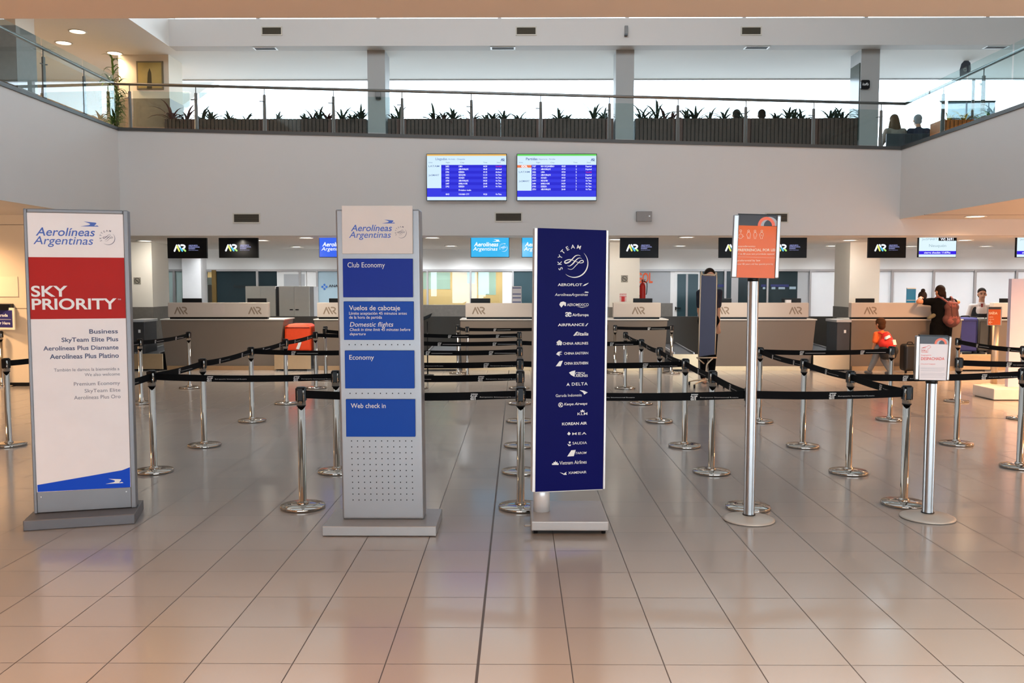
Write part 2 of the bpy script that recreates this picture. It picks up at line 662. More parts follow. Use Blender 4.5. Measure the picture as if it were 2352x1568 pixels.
# back office wall and partition
RAILZ = Z_(620, PW)
struct(MB().box(-14.2, 14.2, PW, PW + .12, RAILZ, ZB), 'wall_office_upper', mat('white_wall_paint', (236, 236, 234), .6, var=.01))
struct(MB().box(-14.2, 14.2, PW - .03, PW + .09, RAILZ - .03, RAILZ + .02), 'trim_partition_rail', ALUP)
struct(MB().box(-14.2, 14.2, 24.2, 24.4, 0, ZB), 'wall_office_rear', mat('ochre_office_wall', (238, 204, 150), .7, var=.02))
DGLASS = mat('dark_tinted_glass', (44, 56, 60), .12, 0, .12, var=.06, scale=1.2)
TEAL = mat('dark_teal_glass', (50, 70, 76), .12, 0, .12, var=.06, scale=1.2)
FROST = mat('frosted_white_panel', (236, 238, 240), .3, var=.01)
LGREY = mat('light_grey_panel', (176, 178, 180), .5, var=.02)
PALEG = mat('pale_green_glass', (178, 200, 196), .1, var=.08, scale=1.5)
BLUEG = mat('pale_blue_glass', (168, 192, 204), .1, var=.12, scale=1.5)


def panel(x0, x1, m, name='wall_partition', z0=0.0, z1=None, Y=PW, t=.03):
    return struct(MB().box(X_(x0, Y), X_(x1, Y), Y + .01, Y + .01 + t, z0, RAILZ if z1 is None else z1), name, m)


def mullion(x, wpx, m=ALUP, Y=PW):
    X = X_(x, Y)
    w_ = wpx * Y / 4000
    return struct(MB().box(X - w_, X + w_, Y - .05, Y + .05, 0, RAILZ), 'trim_mullion', m)


panel(280, 388, LGREY)
panel(385, 400, PALEG)
panel(404, 418, PALEG)
struct(MB().box(X_(419, 21.2), X_(462, 21.2), 21.2, 21.6, 0, ZB), 'column', mat('white_pier_paint', (240, 240, 240), .6))
panel(462, 476, LGREY)
panel(498, 636, DGLASS)
panel(636, 646, WHITE)
panel(705, 727, WHITE)
panel(727, 787, BLUEG)
panel(787, 968, LGREY)
panel(1154, 1176, WHITE)
panel(1180, 1240, TEAL)
panel(1240, 1400, LGREY)
panel(1465, 1540, mat('grey_office_panel', (166, 169, 172), .5, var=.03))
panel(1540, 1549, WHITE)
panel(1607, 1640, TEAL)
panel(1640, 1680, DGLASS)
panel(1680, 1696, ALUP)
panel(1696, 1832, DGLASS)
panel(1832, 1862, LGREY)
panel(1862, 2700, FROST)
for x, wp in ((401, 5), (592, 5), (690, 5), (729, 4), (982, 4), (1081, 4), (1178, 4), (1665, 5), (1762, 4), (1860, 4), (2048, 5), (2143, 5), (2238, 5), (2333, 5), (2428, 5)):
    mullion(x, wp)
mullion(493, 10, mat('bronze_mullion', (120, 96, 52), .4, .4))
# half-height stone wall behind the counters
zh = Z_(700, 20.6)
struct(MB().box(X_(955, 20.6), X_(1150, 20.6), 20.6, 20.75, 0, zh), 'wall_low_stone', STONE)
struct(MB().box(X_(1515, 20.6), X_(1546, 20.6), 20.6, 20.75, 0, Z_(696, 20.6)), 'wall_low_stone', STONE)
# clear panes with the lit office behind
for x0, x1 in ((476, 489), (962, 1154)):
    w = struct(MB().box(X_(x0, PW), X_(x1, PW), PW, PW + .02, RAILZ - .05, RAILZ), 'window_office', ALUP)
    MB().box(X_(x0, PW), X_(x1, PW), PW + .005, PW + .02, .9, RAILZ - .05).build('pane', GLASS, w)
    struct(MB().box(X_(x0, PW), X_(x1, PW), PW + .01, PW + .05, 0, .9), 'wall_partition', LGREY)
# office doors
for i, (x0, x1, gm) in enumerate(((646, 704, LGREY), (1549, 1607, TEAL))):
    fx0, fx1 = X_(x0, PW), X_(x1, PW)
    d = struct(MB().box(fx0, fx1, PW + .0, PW + .05, 0, RAILZ), 'door_%d' % (i + 1), WHITE)
    MB().box(fx0 + .07, fx1 - .04, PW - .012, PW, 1.0 if i == 0 else .35, RAILZ - .1).build('door_pane', gm, d)
    if i:
        z = Z_(707, PW)
        MB().box(fx0 + .02, fx0 + .05, PW - .03, PW, z - .05, z + .03).box(fx0 + .03, fx0 + .16, PW - .05, PW - .03, z - .01, z + .01) \
            .build('door_handle', BLACK, d)
        MB().box((fx0 + fx1) / 2 - .03, (fx0 + fx1) / 2 + .02, PW - .02, PW - .0125, .35, RAILZ - .1).build('door_mullion', ALUP, d)
# lamps of the lit offices
for X, p in ((-2.2, 110), (-.6, 110), (-8.1, 90)):
    spot('office_lamp', (X, 23.2, 2.45), (1, .9, .74), p, 165, .6, .15)
# ================================================================ recessed downlights (each lights from its own place)
LAMPW = mat('lamp_diffuser_neutral', (255, 244, 226), .5, var=0.0, emit=9.0)
LAMPO = mat('lamp_diffuser_warm', (255, 226, 186), .5, var=0.0, emit=9.0)
TRIMR = mat('white_lamp_rim', (225, 222, 216), .5)


def downlight(label, x, y, Y, zc, col, power, diff, group, r=.125, spr=152, aim=0):
    X = X_(x, Y) if y is None else at(x, y, Y).x
    t = thing('recessed_downlight', label, 'ceiling light', (X, Y, zc), 0, group)
    c = Vector((X, Y, zc))
    MB().lathe([(r, 0), (r + .028, 0), (r + .028, -.012), (r, -.012), (r, 0)], c, 28, True, False).build('rim', TRIMR, t)
    MB().lathe([(.001, -.004), (r, -.004), (r, -.0005), (.001, -.0005)], c, 28, False).build('diffuser', diff, t)
    o = spot('downlight_lamp', (X, Y, zc - .03), col, power, spr, 1.0, r)
    if aim:
        o.rotation_euler = (math.radians(aim), 0, 0)


def depth_on(z, y):
    return fl(1190, y, z).y


rowa = [(333, 552, 'beside the cream column at the left end'), (601, 551, 'right of the second black wall-logo screen'),
        (703, 545, 'left of the first blue airline screen'), (993, 545, 'just right of the blue check-in kiosk top'),
        (1415, 549, 'just right of the navy airline sign top'), (1577, 544, 'left of the orange notice sign'),
        (1952, 551, 'in front of the right cream column'), (2216, 551, 'right of the white flight screen')]
rowb = [(681, 566, 'second row, left of the blue check-in kiosk'), (1036, 564, 'second row, left of the middle blue airline screen'),
        (1562, 564, 'second row, right of the navy sign'), (1911, 564, 'second row, left of right cream column'),
        (2093, 565, 'second row, between black and white screens'), (2264, 565, 'second row, farthest right')]
for x, y, w_ in rowa + rowb:
    Y = depth_on(ZB, y)
    pw, cl = (70 if x in (333, 1415, 1952) else 230, NEUT) if y < 556 else (170, COOL)
    downlight('round ceiling lamp over the desks, ' + w_, x, y, Y, ZB, cl, pw, LAMPW, 'downlights over the check-in desks', .13, 152, 38 if x in (333, 1415, 1952) else 0)
# hidden ones of the same rows keep the counters evenly lit
for x, y, pw in ((840, 566, 170), (1290, 564, 170), (1200, 545, 200), (1760, 546, 230), (560, 546, 230), (2400, 548, 230), (440, 566, 120), (2440, 565, 170)):
    spot('counter_lamp', (X_(x, depth_on(ZB, y)), depth_on(ZB, y), ZB - .03), COOL if y > 556 else NEUT, pw, 152, 1.0, .13)
# unseen fill lamps added without fittings to brighten the office wall
for k in range(18):
    xx = -8.8 + 1.25 * k
    spot('office_wall_fill', (xx, PW - .75, ZB - .03), COOL, 40 if xx < -3.2 else 145 if xx < 1.6 else 55 if xx < 5.2 else 55, 165, 1.0, .1)
for x, y, w_ in ((178, 70, 'nearest'), (146, 96, 'leftmost'),
                 (263, 120, 'third from the left'), (328, 153, 'beside the framed picture')):
    z = ZC
    Y = depth_on(z, y)
    downlight('warm round lamp in the left gallery ceiling, ' + w_, x, y, Y, z, AMB, 130, LAMPO, 'left gallery downlights', .13)
for xx, yy in ((-9.5, 7), (-9.5, 11), (-11.5, 15)):
    spot('gallery_lamp', (xx, yy, ZC - .2), AMB, 150, 150, .7, .13)
yR = depth_on(ZS, 497)
downlight('warm round lamp in the low ceiling at the right edge', 2240, 497, yR, ZS, (1.0, .52, .24), 850, LAMPO, None, .15)
for xx, yy in ((9.0, 10.5), (11.5, 13.2), (9.0, 6.5), (11.6, 8.8)):
    spot('side_lamp', (xx, yy, ZS - .03), (1.0, .52, .24), 2100, 150, .7, .13)
for xx, yy in ((-9.2, 13.4), (-8.6, 10.5), (-10.8, 12), (-8.8, 7.2), (-11, 8.4)):
    spot('side_lamp', (xx, yy, ZS - .03), AMB, 420, 150, .7, .13)
# ================================================================ marks and logos
BIRD = [(1335, 318), (1480, 330), (1600, 340), (1618, 350), (1612, 368), (1580, 400), (1572, 413), (1600, 413), (1620, 404), (1643, 408),
        (1668, 430), (1265, 430), (1370, 412), (1450, 400), (1478, 384), (1474, 368), (1440, 350)]
BIRD = [((x - 1265) / 403, (430 - y) / 112) for x, y in BIRD]


def bird(mb, pl, x0, x1, y0, y1, off=.0015):
    (a0, b0), (a1, _), (_, b1) = pl.px(x0, y0), pl.px(x1, y0), pl.px(x0, y1)
    mb.poly(pl, [(a0 + u * (a1 - a0), b0 + v * (b1 - b0)) for u, v in BIRD], off)


def alliance_mark(mb, pl, ca, cb, r, off=.0015):
    """round alliance mark: open ring, curved lettering, three swept strokes"""
    def q(p):
        return (ca + (p[0] - 925) / 487 * r, cb - (p[1] - 850) / 487 * r)
    n = 40
    pts, ws = [], []
    for i in range(n + 1):
        t = math.radians(47 - i / n * 178)
        pts.append((ca + r * math.cos(t), cb + r * math.sin(t)))
        ws.append(r * .085 * math.sin(math.pi * i / n) ** .8 + 1e-6)
    mb.stroke(pl, pts, ws, off, False)

    def sw(p, w0, w1, w2):
        c = catmull([q(x) for x in p], 6)
        k = len(c)
        ws = [(w0 + (w1 - w0) * 2 * i / (k - 1) if i < (k - 1) / 2 else w1 + (w2 - w1) * (2 * i / (k - 1) - 1)) * r / 487 for i in range(k)]
        mb.stroke(pl, c, ws, off, False)
    sw([(870, 748), (790, 728), (700, 735), (610, 770), (578, 815), (625, 850), (740, 810), (860, 700), (950, 610), (1040, 575), (1100, 580), (1145, 605)], 20, 46, 6)
    sw([(1195, 690), (1120, 670), (1050, 690), (960, 770), (870, 870), (790, 930), (740, 950), (680, 935)], 6, 46, 6)
    sw([(860, 748), (960, 785), (1080, 828), (1170, 840), (1250, 810), (1225, 752), (1150, 768), (1080, 830), (960, 950), (870, 1040), (790, 1065), (695, 1040)], 14, 32, 8)
    for ch, (x, y) in zip('SKYTEAM', ((435, 1040), (400, 845), (422, 632), (515, 462), (680, 345), (870, 285), (1088, 300))):
        v, f, w = glyphs(ch, .010, res=6)
        d = (x - 925, 850 - y)
        l = math.hypot(*d)
        uy = (d[0] / l, d[1] / l)
        ux = (uy[1], -uy[0])
        c = q((x, y))
        k = r / 487 * 132 / CAPH
        mb.add([pl.P(c[0] + ((a - w / 2) * ux[0] + (b - CAPH / 2) * uy[0]) * k * 1.05, c[1] + ((a - w / 2) * ux[1] + (b - CAPH / 2) * uy[1]) * k, off) for a, b in v], f)


def air_mark(groups, pl, a0, b0, w, h, wd=.125, off=.0015):
    """three slanted strokes and an R; groups = builders for left stroke, second stroke, third stroke, R bowl, R leg"""
    def s(p):
        return [(a0 + x * w, b0 + y * h) for x, y in p]
    t = wd * w
    groups[0].stroke(pl, s([(.06, .06), (.25, .92)]), t, off)
    groups[1].stroke(pl, s([(.27, .80), (.45, .06)]), t, off + .0003)
    groups[5].stroke(pl, s([(.42, .94), (.50, .66)]), t, off + .0006)
    groups[2].stroke(pl, s([(.48, .72), (.69, .06)]), t, off + .0003)
    groups[3].stroke(pl, catmull(s([(.62, .94), (.78, .93), (.90, .78), (.86, .55), (.74, .42)]), 5), t, off + .0003)
    groups[4].stroke(pl, s([(.76, .40), (.94, .06)]), t, off)


# ================================================================ belt stanchions
R1, R2, R3, R4, R5, R6, R7 = 6.53, 7.78, 9.05, 10.7, 12.3, 14.13, 16.55
Ca, Cb, Cc, Cd, Ce, Cf, Cg, Ch = -5.37, -3.3, -1.64, .02, 1.745, 2.98, 4.66, 6.35
HB = .925


def make_post():
    t = thing('belt_stanchion', 'x', 'stanchion')
    MB().lathe([(.05, 0), (.165, 0), (.169, .004), (.169, .018), (.165, .024), (.08, .031), (.032, .034)], seg=40).build('base', CHROME, t)
    MB().lathe([(.044, .03), (.044, .036), (.036, .05), (.0285, .056), (.0285, .80)], seg=28).build('pole', CHROME, t)
    h = MB().lathe([(.0285, .782), (.0345, .785), (.0345, HB - .012)], seg=28).build('head', CHROME, t)
    MB().lathe([(.0353, HB - .022), (.0353, HB - .006), (.031, HB), (.001, HB + .001)], seg=28).build('cap', BLACK, h)
    MB().lathe([(.0352, .778), (.0352, .786)], seg=28).build('ring', BLACK, h)
    for k in range(4):
        a = k * math.pi / 2
        c, s_ = math.cos(a), math.sin(a)
        m = MB()
        def P(r, w, z):
            return (c * r - s_ * w, s_ * r + c * w, z)
        m.hexa([P(.03, -.019, .815), P(.0385, -.017, .825), P(.0385, .017, .825), P(.03, .019, .815),
                P(.03, -.019, HB - .008), P(.0385, -.018, HB - .01), P(.0385, .018, HB - .01), P(.03, .019, HB - .008)])
        m.build('belt_clip', BLACK, h)
    return t


posts = {}
LN = {'a': 'far left line', 'b': 'line by the red priority sign', 'c': 'line behind the blue kiosk',
      'd': 'line by the navy sign', 'e': 'line behind the orange notice', 'f': 'line ending front right',
      'g': 'line by the white notice', 'h': 'far right line'}
ORD = ['front', 'second', 'third', 'fourth', 'fifth', 'sixth', 'seventh']
rows = [R1, R2, R3, R4, R5, R6, R7]
spec = {}
for L, X, ks in (('a', Ca, (3, 4, 5, 6)), ('b', Cb, (1, 2, 3, 4, 5, 6)), ('c', Cc, (1, 2, 3, 4, 5, 6)), ('d', Cd, (1, 2, 3, 4, 5, 6)),
                 ('e', Ce, (1, 2, 3, 4, 5, 6)), ('f', Cf, (1, 2, 3, 4)), ('g', Cg, (2, 3, 4)), ('h', Ch, (3, 4, 5))):
    for i, k in enumerate(ks):
        y = rows[k - 1]
        if (L, k) == ('a', 3): y = 9.06
        if (L, k) in (('g', 2), ): y = 8.03
        if (L, k) in (('g', 3), ('h', 3)): y = 9.2
        if L == 'h' and k == 4: y = 10.95
        if L == 'h' and k == 5: y = 12.58
        if (L, k) == ('g', 4): y = 10.86
        if L == 'f' and k == 1: y = 6.65
        place = ORD[i] + ' post from the front' if i else 'front post'
        if i == len(ks) - 1: place = 'rearmost post'
        spec[L + str(k)] = (X, y, 'chrome belt post, %s of the %s' % (place, LN[L]))
spec['b7'] = (-3.55, 16.0, 'chrome belt post right of the orange suitcase, left of two')
spec['b8'] = (-3.4, 15.3, 'chrome belt post right of the orange suitcase, right of two')
spec['d7'] = (-1.14, 16.5, 'chrome belt post before the middle desk, left of two close together')
spec['d8'] = (-.93, 15.9, 'chrome belt post before the middle desk, right of two close together')
spec['e7'] = (1.84, 16.5, 'chrome belt post before the desk right of the navy airline sign')
spec['e8'] = (1.69, 16.75, 'chrome belt post half hidden behind the right edge of the navy airline sign')
spec['f7'] = (2.92, 16.55, 'chrome belt post at the right end of the rearmost belt')
spec['i1'] = (8.22, 14.4, 'thin belt post right of the orange exit notice')
spec['i2'] = (8.5, 13.0, 'belt post past the right edge of the picture')
proto = make_post()
first = True
for k, (X, Y, lab) in spec.items():
    o = proto if first else copy_tree(proto)
    first = False
    o.location = (X, Y, 0)
    o.rotation_euler = (0, 0, 0)
    o['label'] = lab
    o['group'] = 'belt stanchions of the check-in queue'
    WM[o.name] = Matrix.Translation(Vector((X, Y, 0)))
    posts[k] = o

belts = ['c1 d1', 'd1 e1', 'e1 f1', 'c2 d2', 'c3 d3', 'c4 d4', 'c5 d5', 'c6 d6', 'd3 e3', 'd5 e5', 'd8 e8', 'e7 f7', 'd7 d8', 'b2 c2', 'b4 c4', 'b6 c6', 'b8 c6',
         'b1 b2', 'b2 b3', 'b3 b4', 'b4 b5', 'b5 b6', 'a3 a4', 'a4 a5', 'a5 a6', 'e1 e2', 'e2 e3', 'e3 e4', 'e4 e5', 'e5 e6', 'f1 f2', 'f2 f3', 'f3 f4',
         'f4 g4', 'f2 g2', 'g3 h3', 'h4 h5', 'i1 i2']
PRINTG = mat('grey_belt_print', (205, 203, 200), .7)
for bl in belts:
    p, q = bl.split()
    A, B = Vector(spec[p][:2] + (0,)), Vector(spec[q][:2] + (0,))
    L = (B - A).length
    u = (B - A) / L
    if bl == 'b8 c6':
        B = A + u * (L - .02)
    sag = .018 if L > 1.5 else .012
    m = MB()
    n = 14
    w = Vector((-u.y, u.x, 0)) * .0012
    zc = .868
    a0, a1 = .036, L - .036
    rows_ = []
    for i in range(n + 1):
        t = i / n
        s_ = a0 + (a1 - a0) * t
        z = zc - sag * 4 * t * (1 - t)
        c = A + u * s_
        rows_.append([c - w + Vector((0, 0, z - .03)), c + w + Vector((0, 0, z - .03)), c + w + Vector((0, 0, z + .03)), c - w + Vector((0, 0, z + .03))])
    v = [x for r in rows_ for x in r]
    f = []
    for i in range(n):
        for k in range(4):
            k2 = (k + 1) % 4
            f.append((i * 4 + k, i * 4 + k2, (i + 1) * 4 + k2, (i + 1) * 4 + k))
    f += [(3, 2, 1, 0), (n * 4, n * 4 + 1, n * 4 + 2, n * 4 + 3)]
    m.add(v, f)
    b = m.build('belt', BELT, posts[p])
    # printed marks on the side turned to the hall
    if A.y < 13.5 or abs(u.x) > .7:
        uu = u if u.x > 0.05 or (abs(u.x) <= .05 and u.y * (A.x) > 0) else -u
        O = A if uu is u else B
        pl = Plane(O, uu, (0, 0, 1))
        if pl.n.dot(EYEV - O) < 0:
            pl = Plane(B if O is A else A, -uu, (0, 0, 1))
        pm = MB()
        near = A.y < 10
        for s0 in ((.50, 1.28) if L > 1.4 else (.62,)):
            zz = zc - sag * 4 * (s0 / L) * (1 - s0 / L)
            pm.text(pl, 'air', s0, s0 + .052, zz - .027, .05, off=.0022, bold=.017)
            pm.add([pl.P(*x, .0022) for x in ((s0 + .004, zz + .012), (s0 + .056, zz + .012), (s0 + .056, zz + .019), (s0 + .004, zz + .019))], [(0, 1, 2, 3)])
            if near:
                pm.text(pl, 'Aeropuerto Internacional Rosario', s0 + .07, s0 + .36, zz - .010, .008, off=.0022, res=1)
            else:
                pm.add([pl.P(*x, .0022) for x in ((s0 + .07, zz - .008), (s0 + .33, zz - .008), (s0 + .33, zz - .004), (s0 + .07, zz - .004))], [(0, 1, 2, 3)])
        pm.build('belt_print', PRINTG, b)

# ================================================================ red, white and blue priority sign
hb = .073
A, B = fl(53, 1220), fl(310, 1203)
u = (B - A).normalized()
yaw = math.atan2(u.y, u.x)
t = thing('totem_sign', 'tall grey framed totem with red priority panel at the left', 'sign', tuple((A + B) / 2), yaw)
bp = Plane(A, u)
back = .42
wB = (B - A).length
Cn = [bp.P(0, 0, 0), bp.P(wB, 0, 0), bp.P(wB, 0, -back), bp.P(0, 0, -back)]
GSTEEL = mat('grey_painted_steel', (122, 122, 124), .4, .35, var=.06, scale=6)
DSTEEL = mat('dark_grey_painted_steel', (96, 95, 97), .4, .3, var=.08, scale=6)
MB().hexa([p + Vector((0, 0, .0)) for p in Cn] + [p + Vector((0, 0, hb)) for p in Cn]).build('base', DSTEEL, t, .006)
p0 = fl(78, 1180, hb)
pl = Plane(p0, u)
W1 = pl.px(313, 1165)[0]
H1 = pl.px(45, 478)[1]
fw, fa = .034, .022
dp = .10
fr = MB()
fr.rect(pl, 0, 0, fa, H1, -dp, 0).rect(pl, W1 - fw, 0, W1, H1, -dp, 0).rect(pl, fa, H1 - .028, W1 - fw, H1, -dp, 0)
fr.build('frame', GSTEEL, t, .006)
zl = pl.px(86, 1131)[1]
LOWP = MB().rect(pl, fa, .004, W1 - fw, zl, -dp, -.006).build('lower_plate', GSTEEL, t, .003)
sc = MB()
for a, b in ((pl.px(94, 1142)[0], zl - .035), (pl.px(290, 1131)[0], zl - .03)):
    for k in range(1):
        sc.rect(pl, a - .006, b - .006, a + .006, b + .006, -.007, -.002)
sc.build('screw', ALU, LOWP, .004)
WSIGN = mat('white_sign_sheet', (238, 232, 230), .45, spec=.15)
RSIGN = mat('red_sign_sheet', (176, 24, 14), .45, spec=.15)
BSIGN = mat('blue_sign_sheet', (14, 74, 200), .45, spec=.15)
zr0, zr1 = pl.px(66, 733)[1], pl.px(61, 590)[1]
po = -.008
top = MB().rect(pl, fa, zr1, W1 - fw, H1 - .028, -dp + .01, po).build('white_top_panel', WSIGN, t)
red = MB().rect(pl, fa, zr0, W1 - fw, zr1, -dp + .01, po).build('red_panel', RSIGN, t)
low = MB().rect(pl, fa, zl, W1 - fw, zr0, -dp + .01, po).build('white_list_panel', WSIGN, t)
BLUEL = mat('blue_lettering', (24, 72, 168), .35)
m = MB()
OF = po + .0015
m.ptext(pl, 'Aerolíneas', 81.5, 218, 540.5, 522, off=OF, bold=.010, shear=.22, res=8)
m.ptext(pl, 'Argentinas', 76, 214, 560.3, 542, off=OF, bold=.010, shear=.22, res=8)
m.build('lettering', BLUEL, top)
m = MB()
bird(m, pl, 184, 226.5, 519.5, 508.2, OF)
m.build('bird_logo', BLUEL, top)
m = MB()
c = pl.px(247.5, 547)
r_ = pl.px(263.5, 547)[0] - c[0]
alliance_mark(m, pl, c[0], c[1], r_, OF)
m.build('alliance_logo', mat('grey_print', (84, 82, 98), .4), top)
m = MB()
m.ptext(pl, 'SKY', 71.4, 155, 680.6, 657, off=OF, bold=.022, res=8)
m.build('lettering', PRINTW, red)
m = MB().ptext(pl, 'PRIORITY', 72.7, 268, 710.5, 686.5, off=OF, bold=.022, res=8)
m.ptext(pl, 'TM', 270, 277, 689, 686, off=OF)
m.build('lettering', PRINTW, red)
NAVYL = mat('navy_lettering', (40, 42, 82), .4)
m = MB()
for s_, x0, x1, yb, yt in (('Business', 204.7, 270.6, 766, 756.3), ('SkyTeam Elite Plus', 140.8, 271.4, 785.3, 775.7),
                           ('Aerolíneas Plus Diamante', 99, 272, 805, 795.5), ('Aerolíneas Plus Platino', 114, 272.9, 824.3, 813.8)):
    MB().ptext(pl, s_, x0, x1, yb, yt, off=OF, bold=.018).build('lettering', NAVYL, low)
m = MB()
for s_, x0, x1, yb, yt in (('También le damos la bienvenida a', 123.5, 274, 853.5, 846.3), ('We also welcome', 194, 275, 864, 857),
                           ('Premium Economy', 169.4, 275.5, 886, 877.8), ('SkyTeam Elite', 193.9, 276.3, 901.6, 893.7), ('Aerolíneas Plus Oro', 169.8, 276.7, 917.6, 909.2)):
    MB().ptext(pl, s_, x0, x1, yb, yt, off=OF).build('lettering', mat('grey_lettering', (112, 110, 118), .4), low)
m = MB()
wedge = [pl.px(*p) for p in ((86, 1130), (299, 1119), (298, 1073), (280, 1080), (200, 1094), (85, 1114))]
wedge = [(min(max(a, fa), W1 - fw), max(b, zl)) for a, b in wedge]
wd_ = m.poly(pl, wedge, po + .001).build('blue_wedge', BSIGN, low)
m = MB()
bird(m, pl, 242, 283.5, 1111.5, 1100, po + .0025)
m.build('bird_logo', PRINTW, wd_)

# ================================================================ silver kiosk with white and blue panels
KY = 5.768
kx0, kx1 = fl(740, 1232).x, fl(1002, 1232).x
kb = .07
t = thing('totem_sign', 'silver totem with white airline panel above four blue panels', 'sign', ((kx0 + kx1) / 2, KY + .2, 0))
SILV = mat('silver_paint', (142, 141, 142), .36, .45, var=.05, scale=5)
SILB = mat('worn_silver_paint', (156, 154, 152), .34, .5, var=.08, scale=7)
MB().box(kx0, kx1, KY, 6.235, .004, kb).build('base', SILB, t, .004)
PY = fl(787, 1192, kb).y
pl = Plane((0, PY, 0))
x0, x1 = fl(787, 1192, kb).x, fl(974, 1191, kb).x
tl, tr = pl.px(770, 480), pl.px(962, 480)
kw0, kw1 = tl[0], tr[0]
KT = tl[1]
bz = kb
body = MB()
q = [(x0, bz), (x1, bz), (kw1 + .004, KT), (kw0 - .0, KT)]
body.prism(pl, q, -.17, 0)
body = body.build('body', SILV, t, .012, 3)
KW = mat('white_kiosk_panel', (212, 203, 196), .45, spec=.15)
KB1 = mat('deep_blue_kiosk_panel', (0, 38, 138), .4, spec=.15)
KB2 = mat('blue_kiosk_panel', (4, 66, 160), .4, spec=.15)


def kpanel(name, x0, x1, y0, y1, m_, d=.022):
    a, b = pl.px(x0, y1)
    c, e = pl.px(x1, y0)
    return MB().rect(pl, a, b, c, e, -.002, d).build(name, m_, t, .003)


kp = Plane((0, PY - .022, 0))
kw = kpanel('white_panel', 788, 948, 473, 583, KW, .03)
kp3 = Plane((0, PY - .03, 0))
m = MB()
S = 13.067
m.ptext(kp3, 'Aerolíneas', 780 + 340 / S, 780 + 1575 / S, 480 + 660 / S, 480 + 474 / S, bold=.010, shear=.22, res=8)
m.ptext(kp3, 'Argentinas', 780 + 285 / S, 780 + 1545 / S, 480 + 862 / S, 480 + 676 / S, bold=.010, shear=.22, res=8)
m.build('lettering', BLUEL, kw)
m = MB()
bird(m, kp3, 780 + 1265 / S, 780 + 1668 / S, 480 + 430 / S, 480 + 318 / S)
m.build('bird_logo', BLUEL, kw)
m = MB()
c = kp3.px(780 + 1850 / S, 480 + 712 / S)
alliance_mark(m, kp3, c[0], c[1], kp3.px(780 + 2005 / S, 534)[0] - c[0])
m.build('alliance_logo', mat('grey_print', (84, 82, 98), .4), kw)
KL = mat('pale_lettering', (214, 212, 206), .4)
rowsK = [(789.5, 948.5, 594, 682.5, KB1, [('Club Economy', 798.5, 884, 613.8, 602.5, 0, 0)]),
         (791.5, 950.5, 692, 780, KB2, [('Vuelos de cabotaje', 802, 919, 712, 701.5, 0, .008), ('Límite aceptación 45 minutos antes', 802, 934.5, 722.3, 716, 0, .004),
                                         ('de la hora de partida', 802, 877.5, 731.6, 725, 0, .004), ('Domestic flights', 803.5, 903.5, 749.8, 739.5, .2, .008),
                                         ('Check in time limit 45 minutes before', 803.5, 942.5, 759.6, 753.2, .2, .004), ('departure', 803.5, 840, 769.5, 763.5, .2, .004)]),
         (794, 952, 804.5, 891, KB2, [('Economy', 802.5, 859, 825.5, 815, 0, .006)]),
         (796.5, 954, 916, 1001.5, KB2, [('Web check in', 806, 886, 936.5, 926, 0, .006)])]
for x0_, x1_, y0, y1, m_, tx in rowsK:
    k = kpanel('blue_panel', x0_, x1_, y0, y1, m_)
    for s_, xa, xb, yb, yt, sh, bo in tx:
        MB().ptext(kp, s_, xa, xb, yb, yt, shear=sh, bold=bo).build('lettering', KL, k)
HOLE = mat('dark_hole', (12, 12, 12), .9)
m = MB()


def dot(px, py):
    a, b = pl.px(px, py)
    m.poly(pl, [(a + .0042 * math.cos(k * math.pi / 5), b + .0042 * math.sin(k * math.pi / 5)) for k in range(10)], .0006)


for j in range(11):
    y = 920 + (362 + 53.1 * j) / 3.92
    for i in range(11):
        dot(600 + (813 + 1.4 * j + (54.2 - .04 * j) * i) / 3.92, y)
for i in range(11):
    dot(802 + 13.95 * i, 791.3)
    dot(804 + 13.95 * i, 903)
m.build('perforation', HOLE, body)
SILS = MB().rect(pl, kw1 + .002, .2, kw1 + .008, .21, -.1, -.09).build('side_screw', ALU, body)

# ================================================================ navy alliance sign on a single foot
SB = .06
bz0 = .032
t = thing('totem_sign', 'navy blue totem listing white airline names on a wheeled base', 'sign', (.36, 6.05, 0))
bx0, bx1 = fl(1220, 1232).x, fl(1398, 1230).x
yb0, yb1 = 5.80, 6.37
SBASE = mat('grey_base_paint', (168, 162, 158), .3, .35, var=.08, scale=5)
base = MB().box(bx0, bx1, yb0, yb1, bz0, bz0 + .066).build('base', SBASE, t, .008, 3)
for (cx, cy) in ((bx0 + .03, yb0 + .06), (bx0 + .03, yb1 - .06), (bx1 - .03, yb0 + .06), (bx1 - .03, yb1 - .06)):
    m = MB()
    m.tube([(cx - .013, cy, .024), (cx + .013, cy, .024)], .024, 16)
    wh = m.build('caster', BLACK, t)
    s_ = -1 if cx < .3 else 1
    MB().box(cx - .016, cx + .016, cy - .02, cy + .02, .026, .036).build('caster_fork', CHROME, wh)
    if s_ < 0:
        MB().box(cx - .075, cx - .028, cy - .028, cy + .004, .05, .064).build('caster_brake', CHROME, wh, .004)
PYL = 6.03
aY = math.radians(13)
pl = Plane(at(1224, 850, PYL - .06), (math.cos(aY), math.sin(aY), 0))
foot = fl(1245, 1186, bz0 + .066)
MB().lathe([(.058, bz0 + .066), (.058, .33)], (X_(1245, 6.08), 6.085, 0), 32).build('foot_tube', mat('pale_tube', (222, 216, 212), .3, .2), t)
TL, TR, BL_, BR_ = pl.px(1227.5, 523), pl.px(1397.5, 528.8), pl.px(1222, 1129.5), pl.px(1389.5, 1122.5)
def lerp(p, q, t_): return (p[0] + (q[0] - p[0]) * t_, p[1] + (q[1] - p[1]) * t_)
FRM = mat('satin_silver_profile', (216, 210, 206), .28, .4)
fw1, fw2 = .042, .03
tl2, tr2 = lerp(TL, TR, fw1), lerp(TL, TR, 1 - fw2)
bl2, br2 = lerp(BL_, BR_, fw1), lerp(BL_, BR_, 1 - fw2)
